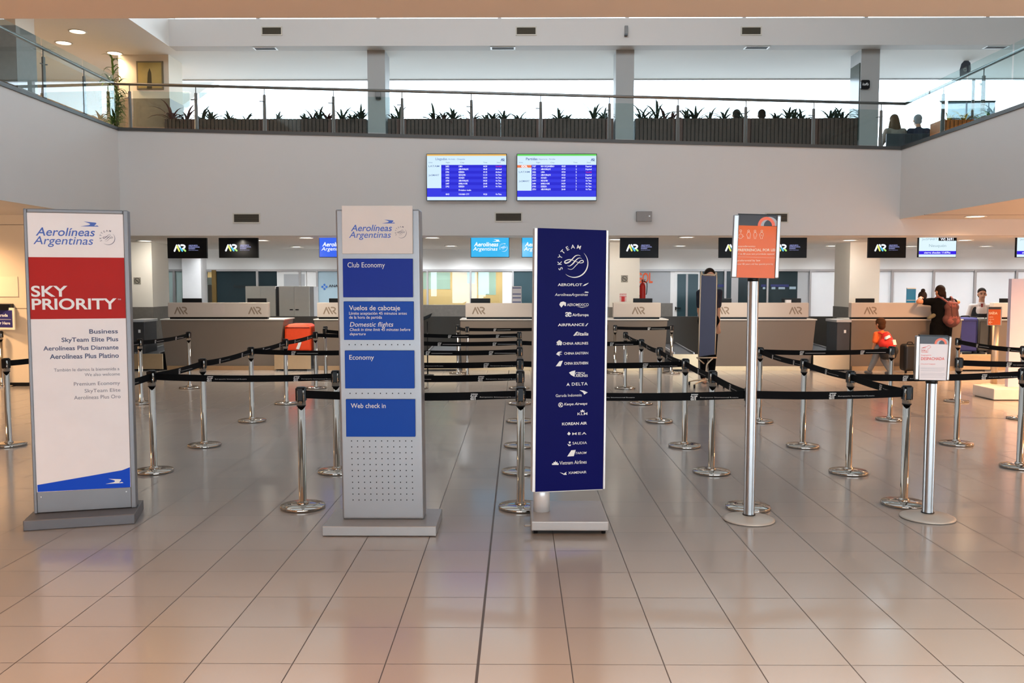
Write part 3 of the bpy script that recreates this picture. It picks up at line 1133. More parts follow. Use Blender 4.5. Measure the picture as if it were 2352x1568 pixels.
MB().prism(pl, [BL_, bl2, tl2, TL], -.05, .006).prism(pl, [br2, BR_, TR, tr2], -.05, .006) \
    .prism(pl, [bl2, br2, (br2[0], br2[1] - .007), (bl2[0], bl2[1] - .007)], -.05, .0).build('frame', FRM, t, .008, 3)
NAVY = mat('navy_sign_panel', (13, 15, 84), .4, spec=.05)
bd = MB().prism(pl, [bl2, br2, tr2, tl2], -.04, 0).build('panel', NAVY, t)
# bulged back housing
MB().prism(pl, [lerp(BL_, BR_, .06), lerp(BL_, BR_, .94), lerp(TL, TR, .94), lerp(TL, TR, .06)], -.085, -.04).build('back_housing', FRM, t, .02, 3)
m = MB()
c = pl.px(1260 + 925 / 15.68, 550 + 850 / 15.68)
alliance_mark(m, pl, c[0], c[1], pl.px(1260 + 1412 / 15.68, 604)[0] - c[0])
m.build('alliance_logo', PRINTW, bd)


def qx(x, y): return (1210 + x / 4.9, 510 + y / 4.9)
def qy(x, y): return (1210 + x / 4.75, 810 + y / 4.75)


def sgn(st, x0, x1, yb, yt, Q, shapes=(), **k):
    m = MB()
    if isinstance(st, str):
        st = [(st, x0, x1, yb, yt)]
    for s_, a0, a1, b0, b1 in st:
        p, q_ = Q(a0, b0), Q(a1, b1)
        m.ptext(pl, s_, p[0], q_[0], p[1], q_[1], **k)
    for sh in shapes:
        m.poly(pl, [pl.px(*Q(*p)) for p in sh], .0015)
    m.build('airline_name', PRINTW, bd)


def circ(cx, cy, r, n=14, ry=None):
    ry = ry or r
    return [(cx + r * math.cos(2 * math.pi * i / n), cy + ry * math.sin(2 * math.pi * i / n)) for i in range(n)]


sgn('AEROFLOT', 348, 622, 718, 690, qx, [[(625, 720), (650, 700), (695, 682), (690, 690), (660, 712)]], bold=.017)
m0 = MB()
sgn('AerolíneasArgentinas', 315, 686, 830, 800, qx, [[(640, 794), (660, 790), (650, 780), (690, 784), (695, 795)]], shear=.2)
sgn('AEROMEXICO', 452, 695, 944, 914, qx, [[(365, 925), (380, 900), (410, 892), (440, 905), (440, 942), (425, 944), (420, 925), (400, 945), (390, 960), (372, 940)],
                                           [(560, 950), (620, 962), (690, 948), (620, 955)]], bold=.012)
sgn([('æ', 432, 503, 1062, 990), ('AirEuropa', 512, 695, 1058, 1028)], 0, 0, 0, 0, qx, bold=.015)
sgn('AIRFRANCE', 350, 645, 1170, 1142, qx, [[(655, 1170), (668, 1170), (692, 1138), (680, 1138)]], bold=.017)
sgn('Alitalia', 522, 692, 1276, 1240, qx, [[(522, 1278), (560, 1232), (578, 1232), (545, 1278)]], bold=.017, shear=.25)
sgn('CHINA AIRLINES', 404, 690, 1380, 1352, qx, [circ(366, 1345, 17), circ(350, 1355, 15), circ(382, 1355, 15), circ(355, 1372, 14), circ(380, 1372, 14), circ(335, 1378, 4)], bold=.012)
sgn('CHINA EASTERN', 420, 690, 1490, 1464, qx, [[(330, 1485), (350, 1460), (398, 1448), (368, 1462), (400, 1462), (362, 1475), (398, 1490), (365, 1488), (372, 1508), (345, 1495)]], bold=.012)
sgn('CHINA SOUTHERN', 408, 667, 130, 102, qy, [[(316, 146), (355, 92), (392, 86), (368, 146)]], bold=.015)
sgn([('CZECH', 530, 630, 238, 212), ('AIRLINES', 530, 664, 264, 240)], 0, 0, 0, 0, qy, [[(460, 215), (490, 200), (528, 192), (520, 262), (480, 240)]], bold=.012)
sgn('DELTA', 490, 663, 357, 326, qy, [[(430, 363), (450, 325), (470, 363), (450, 352)]], bold=.015, spacing=1.15)
sgn('Garuda Indonesia', 315, 598, 482, 452, qy, [[(575, 408), (620, 412), (664, 432), (625, 456), (612, 430)]])
sgn('Kenya Airways', 405, 660, 573, 547, qy, [], bold=.017, shear=.25)
m = MB()
pp = [pl.px(*qy(*p)) for p in circ(369, 567, 24)]
m.stroke(pl, pp + [pp[0]], .0035, .0015, False)
p, q_ = qy(352, 584), qy(390, 550)
m.ptext(pl, 'K', p[0], q_[0], p[1], q_[1], bold=.017, shear=.2)
m.build('airline_name', PRINTW, bd)
sgn('KLM', 552, 660, 680, 652, qy, [[(588, 645), (584, 626), (596, 632), (606, 616), (616, 632), (630, 626), (626, 645)]], bold=.022)
sgn('KOREAN AIR', 384, 656, 790, 762, qy, [], bold=.022)
sgn('MEA', 495, 650, 896, 870, qy, [[(440, 885), (458, 860), (478, 882), (460, 900)]], spacing=1.2, bold=.01)
sgn('SAUDIA', 498, 655, 1000, 972, qy, [[(455, 972), (468, 965), (480, 972), (470, 990), (464, 990)], [(442, 992), (468, 1002), (484, 998), (478, 1014), (455, 1016)]])
sgn('TAROM', 530, 652, 1106, 1082, qy, [[(440, 1130), (485, 1062), (533, 1058), (512, 1126)]], bold=.022, shear=.25)
sgn('Vietnam Airlines', 356, 652, 1220, 1182, qy, [[(274, 1222), (276, 1204), (292, 1206), (290, 1190), (304, 1194), (311, 1176), (320, 1194), (334, 1188), (334, 1206), (348, 1204), (345, 1222)]])
sgn('XIAMENAIR', 452, 650, 1322, 1296, qy, [[(358, 1302), (385, 1310), (405, 1318), (420, 1304), (435, 1298), (426, 1312), (436, 1330), (405, 1330)]], bold=.01)


# ================================================================ notice stands with a framed sheet on a thick pole
ORANGE = mat('orange_notice_sheet', (232, 100, 22), .3, spec=.2, coat=.12)
DKGREY = mat('dark_grey_notice_sheet', (66, 66, 70), .3, spec=.2, coat=.12)
ORL = mat('orange_print', (238, 92, 34), .3)
GRYL = mat('silver_grey_print', (166, 164, 164), .3)
PALEO = mat('pale_print', (246, 220, 190), .4)


def notice_stand(name, label, corners, Y, foot, pole_top_y, rbase, rpole, sheet, group=None):
    TL, TR, BR, BL = corners
    pl = Plane(at(BL[0], BL[1], Y))
    P = [pl.px(*p) for p in (TL, TR, BR, BL)]
    ux = Vector((P[1][0] - P[0][0], P[1][1] - P[0][1]))
    fx = fl(*foot)
    t = thing(name, label, 'sign', (fx.x, fx.y, 0), 0, group)
    zt = at(foot[0], pole_top_y, fx.y).z
    MB().lathe([(rbase - .012, 0), (rbase, .004), (rbase, .012), (rbase - .02, .02), (rpole + .03, .036), (rpole + .006, .04)], (fx.x, fx.y, 0), 48).build('base', mat('grey_cast_base', (186, 178, 168), .4, .35), t)
    MB().lathe([(rpole + .007, .036), (rpole + .007, .046)], (fx.x, fx.y, 0), 32).build('collar', BLACK, t)
    # grooved pole
    m = MB()
    seg, v, f = 48, [], []
    for z in (.04, zt):
        for k in range(seg):
            r = rpole * (.86 if k % 12 in (0, 1) else 1)
            v.append((fx.x + r * math.cos(2 * math.pi * (k + 3) / seg), fx.y + r * math.sin(2 * math.pi * (k + 3) / seg), z))
    for k in range(seg):
        f.append((k, (k + 1) % seg, seg + (k + 1) % seg, seg + k))
    f.append(tuple(range(seg, 2 * seg)))
    m.add(v, f)
    m.build('pole', ALU, t)
    zb = P[3][1] + pl.o.z
    MB().lathe([(rpole * .55, zt - .06), (rpole * .55, zt), (rpole * 1.05, zt + .002), (rpole * 1.1, zt + .02), (rpole * .8, zb + .01)], (fx.x, fx.y, 0), 24).build('clamp', BLACK, t)
    W = (P[1][0] - P[0][0])
    k0 = .115
    L = lambda a, b, q: (a[0] + (b[0] - a[0]) * q, a[1] + (b[1] - a[1]) * q)
    for q0, q1 in ((0, k0), (1 - k0 * .75, 1)):
        MB().prism(pl, [L(P[3], P[2], q0), L(P[3], P[2], q1), L(P[0], P[1], q1), L(P[0], P[1], q0)], -.022, .010).build('side_rail', ALU, t, .008, 3)
    MB().prism(pl, [L(P[3], P[2], k0 * .8), L(P[3], P[2], .95), L(P[0], P[1], .95), L(P[0], P[1], k0 * .8)], -.02, -.002).build('back_board', BLACK, t)
    MB().prism(pl, [(P[0][0] + W * .1, P[0][1] - .002), (P[1][0] - W * .1, P[1][1] - .002), (P[1][0] - W * .1, P[1][1] + .006), (P[0][0] + W * .1, P[0][1] + .006)], -.018, .004).build('top_cap', BLACK, t)
    return t, pl, P, L, k0


C1 = lambda x, y: (1660 + x / 6.82, 470 + y / 6.82)
t, pl, P, L, k0 = notice_stand('notice_stand', 'tall pole stand holding an orange priority notice in a silver frame',
                               (C1(173, 152), C1(915, 168), C1(873, 1156), C1(130, 1142)), 6.1, (1720, 1194), 646, .182, .0385, ORANGE)
sheet = MB().poly(pl, [pl.px(*C1(*p)) for p in ((190, 1138), (832, 1152), (864, 340), (225, 322))], .0005).build('orange_sheet', ORANGE, t)
hdr = MB().poly(pl, [pl.px(*C1(*p)) for p in ((225, 322), (864, 336), (870, 166), (230, 154))], .0005).build('dark_header', DKGREY, t)


def ring_mark(C, cx, cy, rx, ry, wpx, par, pl):
    """two overlapping arches at the header's lower edge"""
    m1, m2 = MB(), MB()
    arc = lambda dx: [pl.px(*C(cx + dx + rx * math.cos(math.pi * i / 20), cy - ry * math.sin(math.pi * i / 20))) for i in range(21)]
    w = abs(pl.px(*C(cx + wpx, cy))[0] - pl.px(*C(cx, cy))[0])
    m2.stroke(pl, arc(rx * .42), w, .0008, False)
    m1.stroke(pl, arc(0), w, .0012, False)
    m2.build('ring_print', GRYL, par)
    m1.build('ring_print', ORL, par)


ring_mark(C1, 684, 332, 112, 118, 48, hdr, pl)
m = MB()
ln = lambda pts, w=.0022: m.stroke(pl, [pl.px(*C1(*p)) for p in pts], w, .0012, False)
# wheelchair, person, pregnant woman, adult with child: outline pictograms
for cx, cy in ((282, 408), (405, 410), (505, 412), (612, 412)):
    c = circ(cx, cy, 15)
    ln(c + [c[0]])
ln([(282, 425), (284, 468), (310, 470), (322, 500), (334, 494)])
c = catmull([(268, 462), (245, 485), (250, 518), (280, 528), (308, 512), (312, 490)], 5)
ln(c)
ln([(390, 430), (376, 470), (384, 500), (388, 530), (402, 530), (405, 500), (410, 530), (426, 530), (428, 490), (436, 468), (424, 430), (390, 430)])
ln([(495, 432), (482, 470), (490, 505), (494, 532), (518, 532), (520, 505), (536, 472), (520, 432), (495, 432)])
ln([(600, 432), (576, 466), (586, 505), (592, 532), (622, 532), (624, 500), (634, 490), (636, 450), (620, 432), (600, 432)])
ln([(598, 466), (606, 486), (622, 480)])
p = lambda a: C1(*a)
def ot(s_, x0, x1, yb, yt, mb, C, pl_, **k):
    (a, b), (c_, d) = C(x0, yb), C(x1, yt)
    mb.ptext(pl_, s_, a, c_, b, d, **k)
ot('atendimento', 240, 510, 664, 636, m, C1, pl)
ot('PREFERENCIAL POR LEI', 234, 818, 728, 690, m, C1, pl, bold=.017)
ot('+ de 80 anos tem prioridade especial', 240, 806, 782, 758, m, C1, pl)
ln([(232, 816), (826, 832)], .0012)
ot('preferential by law', 228, 588, 886, 858, m, C1, pl)
ot('over 80 years old has special priority', 228, 790, 940, 916, m, C1, pl)
m.build('lettering', PALEO, sheet)

C2 = lambda x, y: (2080 + x / 9.22, 750 + y / 9.22)
t, pl, P, L, k0 = notice_stand('notice_stand', 'shorter pole stand holding a white checked baggage notice in a silver frame',
                               (C2(218, 190), C2(980, 205), C2(915, 1142), C2(188, 1125)), 6.17, (2130, 1189), 880, .19, .0385, WHITE)
WN = mat('white_notice_sheet', (236, 224, 222), .3, spec=.2, coat=.12)
sheet = MB().poly(pl, [pl.px(*C2(*p)) for p in ((285, 1126), (880, 1136), (918, 376), (296, 360))], .0005).build('white_sheet', WN, t)
hdr = MB().poly(pl, [pl.px(*C2(*p)) for p in ((296, 360), (918, 376), (930, 216), (300, 202))], .0005).build('dark_header', DKGREY, t)
ring_mark(C2, 742, 368, 108, 104, 46, hdr, pl)
m = MB()
ln2 = lambda pts, w=.003: m.stroke(pl, [pl.px(*C2(*p)) for p in pts], w, .0012, False)
ln2([(340, 452), (410, 430), (460, 420), (470, 400), (520, 405), (535, 430), (500, 460), (470, 470), (470, 545), (342, 545), (340, 480)], .0025)
ot('10Kg', 350, 450, 525, 485, m, C2, pl)
ln2([(345, 448), (430, 446)])
ot('bagagem', 328, 540, 612, 588, m, C2, pl)
ot('DESPACHADA', 325, 820, 706, 648, m, C2, pl, bold=.015)
ot('Checked baggage', 315, 630, 798, 778, m, C2, pl)
m.build('lettering', mat('red_orange_print', (226, 72, 48), .4), sheet)
m = MB()
for i, (y, x1) in enumerate(((862, 825), (880, 830), (895, 815), (918, 825), (935, 760), (982, 820), (1000, 828), (1018, 825), (1040, 800), (1070, 825))):
    m.stroke(pl, [pl.px(*C2(315, y)), pl.px(*C2(x1, y + 8))], .0012, .0012, False)
m.build('small_print', mat('grey_small_print', (176, 168, 170), .5), sheet)
# ================================================================ screens
def emis(name, c, e=1.0):
    return mat(name, c, .3, spec=.06, var=.0, emit=e)


CASE = mat('black_screen_case', (12, 12, 13), .35, spec=.12)
SB_BLACK = mat('black_display', (9, 9, 11), .2, spec=.06, emit=.25)
E_WHITE, E_YEL, E_CYAN, E_GRN = emis('display_white', (240, 244, 255), 1.3), emis('display_yellow', (236, 240, 120), 1.0), emis('display_cyan', (96, 206, 250), 1.0), emis('display_green', (190, 240, 130), 1.0)
E_LAV = emis('display_lavender', (178, 184, 250), .9)
TVY = 16.25


def screen(label, x0, x1, y0, y1, Y, disp, kind='hanging_screen', group=None, ceiling=ZB):
    a, b = at(x0, y1, Y), at(x1, y0, Y)
    zb, zt = at((x0 + x1) / 2, y1, Y).z, at((x0 + x1) / 2, y0, Y).z
    t = thing(kind, label, 'screen', ((a.x + b.x) / 2, Y, zb), 0, group)
    MB().box(a.x, b.x, Y, Y + .06, zb, zt).build('casing', CASE, t, .004)
    if ceiling:
        cx = (a.x + b.x) / 2
        MB().box(cx - .03, cx + .03, Y + .06, Y + .10, zb + .2, ceiling).build('ceiling_bracket', DARKTRIM, t)
    bz = .009
    pl = Plane((a.x + bz, Y - .001, zb + bz))
    w, h = b.x - a.x - 2 * bz, zt - zb - 2 * bz
    d = MB().rect(pl, 0, 0, w, h, -.002, .0005).build('display', disp, t)
    return t, pl, w, h, d


def air_tv(label, x0, x1, y0=541, y1=592):
    t, pl, w, h, d = screen(label, x0, x1, y0, y1, TVY, SB_BLACK, group='black screens with the coloured three letter mark')
    g = [MB() for _ in range(6)]
    air_mark(g, pl, .155 * w, .30 * h, .32 * w, .30 * h, .135)
    for mb, m_, n in ((g[0], E_WHITE, 'w'), (g[1], E_YEL, 'y'), (g[2], E_CYAN, 'c'), (g[5], E_WHITE, 'i'), (g[3], E_WHITE, 'r'), (g[4], E_GRN, 'g')):
        mb.build('logo_stroke', m_, d)
    m = MB()
    for i, (s_, ww) in enumerate((('AEROPUERTO', .235), ('INTERNACIONAL', .29), ('ROSARIO', .165))):
        m.text(pl, s_, .545 * w, (.545 + ww) * w, (.545 - .075 * i) * h, .05 * h, bold=.018)
    m.text(pl, 'ISLAS MALVINAS', .545 * w, .79 * w, .33 * h, .028 * h)
    m.build('lettering', E_LAV, d)


air_tv('black screen with coloured mark, leftmost over the desks', 385, 474, 541, 593)
air_tv('black screen with coloured mark, second from the left over the desks', 503, 592)
air_tv('black screen with coloured mark, just right of the navy airline sign', 1424, 1513)
air_tv('black screen with coloured mark, its right half behind the orange notice', 1651, 1740)
air_tv('black screen with coloured mark, its left half behind the orange notice', 1765, 1854)
air_tv('black screen with coloured mark, in front of the right cream column', 1994, 2082)
D_BLUE = emis('display_blue', (62, 108, 246), .95)
D_SKYB = emis('display_sky_blue', (60, 190, 250), .95)


def airline_tv(label, x0, x1, m_):
    t, pl, w, h, d = screen(label, x0, x1, 540, 591, TVY, m_, group='blue airline screens over the desks')
    g = MB()
    g.text(pl, 'Aerolíneas', .075 * w, .72 * w, .50 * h, .19 * h, bold=.018, shear=.22)
    g.text(pl, 'Argentinas', .05 * w, .70 * w, .30 * h, .17 * h, bold=.018, shear=.22)
    a0, a1, b0, b1 = .56 * w, .77 * w, .72 * h, .83 * h
    g.poly(pl, [(a0 + u_ * (a1 - a0), b0 + v_ * (b1 - b0)) for u_, v_ in BIRD], .0015)
    alliance_mark(g, pl, .86 * w, .43 * h, .095 * w)
    g.build('logo', E_WHITE, d)


airline_tv('blue airline screen, left edge of the kiosk covers its right half', 733, 822, D_BLUE)
airline_tv('blue airline screen, only a sliver right of the kiosk shows', 881, 970, D_BLUE)
airline_tv('sky blue airline screen between kiosk and navy sign', 1081, 1170, D_SKYB)
airline_tv('sky blue airline screen half behind the navy sign', 1198, 1287, D_SKYB)
D_PALE = emis('display_pale_cyan', (226, 248, 255), 1.0)
D_LIME = emis('display_lime', (120, 226, 92), .9)
D_VIO = emis('display_violet_blue', (58, 36, 244), .9)
E_GREYB = emis('display_grey_blue', (168, 196, 214), .8)


def flight_tv(label, x0, x1, foot):
    t, pl, w, h, d = screen(label, x0, x1, 540, 591, TVY, D_PALE)
    MB().rect(pl, .52 * w, .93 * h, w, h, 0, .0012).build('green_bar', D_LIME, d)
    k = MB().rect(pl, .52 * w, .76 * h, w, .92 * h, 0, .0012).build('black_bar', SB_BLACK, d)
    MB().text(pl, 'WJ 3691', .57 * w, .92 * w, .785 * h, .11 * h, off=.002, bold=.018).build('lettering', E_WHITE, k)
    v = MB().rect(pl, 0, .12 * h, w, .28 * h, 0, .0012).build('blue_bar', D_VIO, d)
    MB().text(pl, foot, .14 * w, .85 * w, .165 * h, .075 * h, off=.002, bold=.02).build('lettering', E_WHITE, v)
    MB().text(pl, 'JetSMART', .07 * w, .49 * w, .79 * h, .09 * h).text(pl, 'Neuquén', .27 * w, .73 * w, .47 * h, .13 * h).build('lettering', E_GREYB, d)


flight_tv('white flight screen with green bar, right of the last black screen', 2109, 2198, 'cierre checkin 11:07hs')
flight_tv('white flight screen cut off by the right edge of the picture', 2334, 2424, 'cierre checkin 11:07hs')

# two flight boards on the gallery front
D_ROYAL = emis('display_royal_blue', (58, 62, 240), .9)
D_DEEP = emis('display_deep_blue', (44, 44, 224), .9)
D_HEAD = emis('display_header', (214, 240, 255), 1.0)
D_AMBER = emis('display_amber', (250, 196, 104), .9)
D_GREEN = emis('display_green_bar', (112, 232, 104), .9)
D_TXT = emis('display_text_blue', (96, 124, 196), .7)
D_RED = emis('display_magenta', (226, 40, 120), .9)
D_ORG = emis('display_orange', (250, 130, 80), .9)


def board(label, x0, x1, title, sub, barm, rows_, logos, left_to):
    t, pl, w, h, d = screen(label, x0, x1, 353, 461, FY - .085, D_ROYAL, 'flight_board', 'flight boards on the gallery front', None)
    f = lambda u_, v_: (u_ * w, v_ * h)
    MB().rect(pl, 0, .77 * h, w, .965 * h, 0, .001).build('header_bar', D_HEAD, d)
    MB().rect(pl, 0, .965 * h, w, h, 0, .001).build('colour_bar', barm, d)
    MB().rect(pl, 0, 0, w, .075 * h, 0, .001).build('footer_bar', D_HEAD, d)
    MB().rect(pl, 0, left_to * h, .18 * w, .77 * h, 0, .001).build('logo_column', D_HEAD, d)
    m = MB()
    m.text(pl, title, .11 * w, .255 * w, .875 * h, .05 * h, off=.002, bold=.018)
    m.text(pl, sub, .27 * w, .48 * w, .88 * h, .03 * h, off=.002)
    for u_, s_ in ((.02, 'Airline'), (.24, 'Flight'), (.42, 'City'), (.71, 'Time'), (.88, 'Status')):
        m.text(pl, s_, u_ * w, (u_ + .05) * w, .81 * h, .025 * h, off=.002)
    g = [m] * 6
    air_mark(g, pl, .93 * w, .85 * h, .05 * w, .055 * h, .14, .002)
    for s_, v_ in logos:
        if s_ != 'GOL':
            m.text(pl, s_, .02 * w, .155 * w, v_ * h, .035 * h, off=.002, bold=.02)
    m.build('lettering', D_TXT, d)
    if logos[0][0] == 'GOL':
        o = MB().rect(pl, 0, .71 * h, .18 * w, .765 * h, 0, .0016).build('orange_cell', D_ORG, d)
        MB().text(pl, 'GOL', .05 * w, .13 * w, .718 * h, .04 * h, off=.003, bold=.04).build('lettering', E_WHITE, o)
    bands = MB()
    m, rd = MB(), MB()
    for i, r in enumerate(rows_):
        v_ = r[0]
        if i % 2 == 0 and v_ > .2:
            bands.rect(pl, .18 * w, (v_ - .017) * h, w, (v_ + .045) * h, 0, .0008)
        for k, (u_, ww) in enumerate(((.235 if left_to > .25 else .19, .045), (.40 if left_to > .25 else .30, .022 * len(r[2]) * .55), (.71 if left_to > .25 else .56, .05), (.74, .012), (.865, .075))):
            s_ = r[1 + k]
            if not s_: continue
            (rd if s_ in ('Cancelled',) else m).text(pl, s_, u_ * w, (u_ + ww) * w, v_ * h, .033 * h, off=.002, bold=.018, res=1)
    bands.build('row_band', D_DEEP, d)
    m.build('lettering', E_WHITE, d)
    if rd.v: rd.build('lettering', D_RED, d)


R0, DR = .722, .0625
ar = [('2422', 'LIMA', '06:20', '', 'Cancelled'), ('2730', 'AEROPARQUE', '08:45', '', 'Arrived'), ('3702', 'EZEIZA', '09:15', '', 'Arrived'), ('3690', 'NEUQUEN', '11:10', '', 'On Time'),
      ('3022', 'IGUAZU', '14:10', '', 'On Time'), ('2738', 'AEROPARQUE', '18:25', '', 'On Time'), ('2687', 'BARILOCHE', '20:05', '', 'On Time'), ('2762', 'EZEIZA', '22:40', '', 'On Time')]
board('wall flight board with amber top bar, arrivals list', 980, 1164, 'Llegadas', 'Arrivals - Chegadas', D_AMBER,
      [(R0 - DR * i,) + r for i, r in enumerate(ar)] + [(.205, '', 'Próximo vuelo', '', '', ''), (.115, '803', 'PANAMA CITY', '00:26', '', 'On Time')],
      [('LATAM', .725), ('JetSMART', .53)], .265)
dp_ = [('7627', 'RIO DE JANEIRO', '03:25', '5', 'Departed'), ('2723', 'AEROPARQUE', '07:00', '2', 'Departed'), ('2422', 'LIMA', '07:50', '5', 'Cancelled'), ('2763', 'AEROPARQUE', '09:25', '2', 'Departed'),
       ('3024', 'IGUAZU', '09:50', '2', 'Departed'), ('3691', 'NEUQUEN', '11:47', '2', 'On Time'), ('2686', 'BARILOCHE', '14:50', '2', 'On Time'), ('3703', 'EZEIZA', '18:55', '2', 'On Time'), ('2731', 'AEROPARQUE', '20:40', '2', 'On Time')]
board('wall flight board with green top bar, departures list', 1187, 1371, 'Partidas', 'Departures - Partidas', D_GREEN,
      [(R0 - DR * i,) + r for i, r in enumerate(dp_)], [('GOL', .73), ('LATAM', .60), ('JetSMART', .40)], .21)

# ================================================================ check-in desks
DY = 17.1
DESK = mat('beige_desk_laminate', (116, 104, 92), .45, var=.04, scale=2)
DSCR = mat('pale_counter_screen', (192, 180, 168), .45, var=.02, scale=2)
DLOG = mat('grey_brown_logo', (136, 118, 100), .5)
DTOP = mat('pale_worktop', (214, 210, 204), .35)
KICK = mat('brushed_kick_plate', (196, 168, 132), .3, .8, scale=30)  # orange reflected light painted into the metal's colour
deskg = 'check-in desks'


def desk(label, bx0, bx1, sx0, sx1, logos, tap=(6, 6), side=None, ytop=695):
    x0, x1 = X_(bx0, DY), X_(bx1, DY)
    k = .0085
    zt = .99
    t = thing('check_in_desk', label, 'desk', ((x0 + x1) / 2, DY + .35, 0), 0, deskg)
    a, b = tap[0] * k, tap[1] * k
    MB().hexa([(x0 + a, DY + .04, 0), (x1 - b, DY + .04, 0), (x1 - b, DY + .7, 0), (x0 + a, DY + .7, 0),
               (x0, DY, zt), (x1, DY, zt), (x1, DY + .75, zt), (x0, DY + .75, zt)]).build('body', DESK, t, .006)
    MB().box(x0 - .01, x1 + .02, DY - .015, DY + .78, zt, zt + .022).build('worktop', DTOP, t, .004)
    c0, c1 = X_(sx0, DY), X_(sx1, DY)
    zs0, zs1 = Z_(728, DY), Z_(ytop, DY)
    MB().box(c0 + .02, c1 - .02, DY + .02, DY + .12, zt + .022, zs0 + .002).build('shadow_gap', BLACK, t)
    s_ = MB().box(c0, c1, DY - .02, DY + .13, zs0, zs1).build('counter_screen', DSCR, t, .005)
    MB().box(x0 + a + .02, x1 - b - .02, DY + .012, DY + .05, 0.0, .085).build('kick_plate', KICK, t)
    pl = Plane((0, DY - .02, 0))
    for lx in logos:
        a0, b0 = pl.px(lx, 721)
        a1, b1 = pl.px(lx + 31, 705)
        m = MB()
        air_mark([m] * 6, pl, a0, b0, a1 - a0, b1 - b0, .10)
        m.build('logo', DLOG, s_)
    return t, s_


DARKM = mat('dark_grey_cabinet', (62, 62, 64), .4, .2)
t, s_ = desk('long check-in desk at the left, under the two black screens', 367, 650, 385, 615, (400, 570), (9, 18))
pl = Plane((0, DY - .02, 0))
a, b = pl.px(489, 722), pl.px(516, 698)
MB().rect(pl, a[0], a[1], b[0], b[1], 0, .001).build('paper_notice', mat('grey_paper', (196, 182, 172), .6), s_)
desk('check-in desk mostly hidden behind the blue check-in kiosk', 720, 962, 728, 955, (742, 900))
desk('check-in desk between the kiosk and the navy airline sign', 1057, 1300, 1069, 1290, (1084, 1240), (2, 6), None, 696)
desk('short check-in desk just right of the navy airline sign', 1340, 1534, 1409, 1518, (1451,), (4, 6))
desk('long check-in desk behind the orange notice', 1638, 1876, 1643, 1858, (1645, 1812), (4, 9))
desk('check-in desk where the person with a pink backpack leans', 1958, 2213, 1956, 2189, (1984,), (2, 6))
desk('check-in desk cut off by the right edge of the picture', 2288, 2500, 2283, 2420, (2317, 2390), (6, 4))
# grey end cabinets beside two desks
for nm, x0, x1, y0, lab in (('desk_cabinet', 1926, 1956, 735, 'dark grey cabinet at the left end of the desk with leaning person'),
                            ('desk_cabinet', 296, 328, 735, 'grey cabinet beside the red priority sign, by the left column')):
    a, b = X_(x0, DY), X_(x1, DY)
    t = thing(nm, lab, 'cabinet', ((a + b) / 2, DY + .3, 0))
    MB().box(a, b, DY + .02, DY + .6, 0, .95).build('body', DARKM, t, .006)
    MB().box(a - .02, b + .02, DY, DY + .62, .95, 1.0).build('top', LGREY, t, .006)
    MB().box(b - .12, b - .08, DY + .01, DY + .02, .74, .80).build('label_plate', WHITE, t)
# monitors on the desks
for x0, x1, w_ in ((417, 462, 'left half of the long left desk'), (567, 611, 'right half of the long left desk'), (755, 800, 'desk behind the kiosk'),
                   (1081, 1126, 'desk between kiosk and navy sign'), (1455, 1499, 'short desk right of the navy sign'), (1642, 1681, 'desk behind the orange notice, left end'),
                   (1797, 1841, 'desk behind the orange notice, right end'), (1967, 2010, 'desk with the leaning person'), (2298, 2343, 'desk at the right edge')):
    Y = DY + .45
    a, b = X_(x0, Y), X_(x1, Y)
    zt = Z_(685, Y)
    t = thing('computer_monitor', 'back of a black computer monitor on the ' + w_, 'monitor', ((a + b) / 2, Y, 1.012), 0, 'monitors on the check-in desks')
    MB().box(a, b, Y, Y + .035, zt - .25, zt).build('casing', BLACK, t, .006)
    c = (a + b) / 2
    MB().box(c - .03, c + .03, Y - .01, Y + .02, 1.02, zt - .12).build('neck', BLACK, t)
    MB().box(c - .11, c + .11, Y - .08, Y + .1, 1.012, 1.024).build('foot', BLACK, t, .004)
# baggage belts in the gaps between desks
BPLATE = mat('brass_toned_steel', (206, 184, 150), .32, .75, scale=24)
RUB = mat('black_rubber_belt', (30, 30, 31), .6)
SHEET = mat('dull_steel_sheet', (82, 80, 77), .45, .3, scale=6)
for x0, x1, e0, e1, w_ in ((300, 374, 285, 392, 'left of the long left desk'), (630, 714, 600, 750, 'carrying the orange suitcase'), (970, 1056, 950, 1080, 'right of the blue check-in kiosk'),
                   (1540, 1604, 1515, 1655, 'left of the desk behind the orange notice'), (1868, 1952, 1850, 1945, 'right of the desk behind the orange notice'), (2200, 2276, 2190, 2310, 'carrying the navy suitcase')):
    a, b = X_(x0, DY), X_(x1, DY)
    t = thing('baggage_belt', 'steel fronted baggage scale belt ' + w_, 'conveyor', ((a + b) / 2, DY + 1, 0), 0, 'baggage belts between the desks')
    MB().box(a, b, DY - .1, DY - .07, .03, .33).build('front_plate', BPLATE, t, .004)
    g0, g1 = a + .09, b - .09
    MB().box(g0, g1, DY - .06, DY + 2.0, .0, .05).build('plinth', BLACK, t)
    MB().hexa([(g0, DY - .07, .05), (g1, DY - .07, .05), (g1, DY + 2.0, .05), (g0, DY + 2.0, .05),
               (g0, DY - .07, .325), (g1, DY - .07, .325), (g1, DY + 2.0, .40), (g0, DY + 2.0, .40)]).build('belt', RUB, t)
    for q in (g0 - .025, g1 - .005):
        MB().hexa([(q, DY - .07, .31), (q + .03, DY - .07, .31), (q + .03, DY + 2, .38), (q, DY + 2, .38),
                   (q, DY - .07, .36), (q + .03, DY - .07, .36), (q + .03, DY + 2, .43), (q, DY + 2, .43)]).build('side_rail', ALU, t, .004)
    MB().box(X_(e0, DY + 2.05), X_(e1, DY + 2.05), DY + 2.05, DY + 2.1, 0, .99).build('end_panel', SHEET, t)

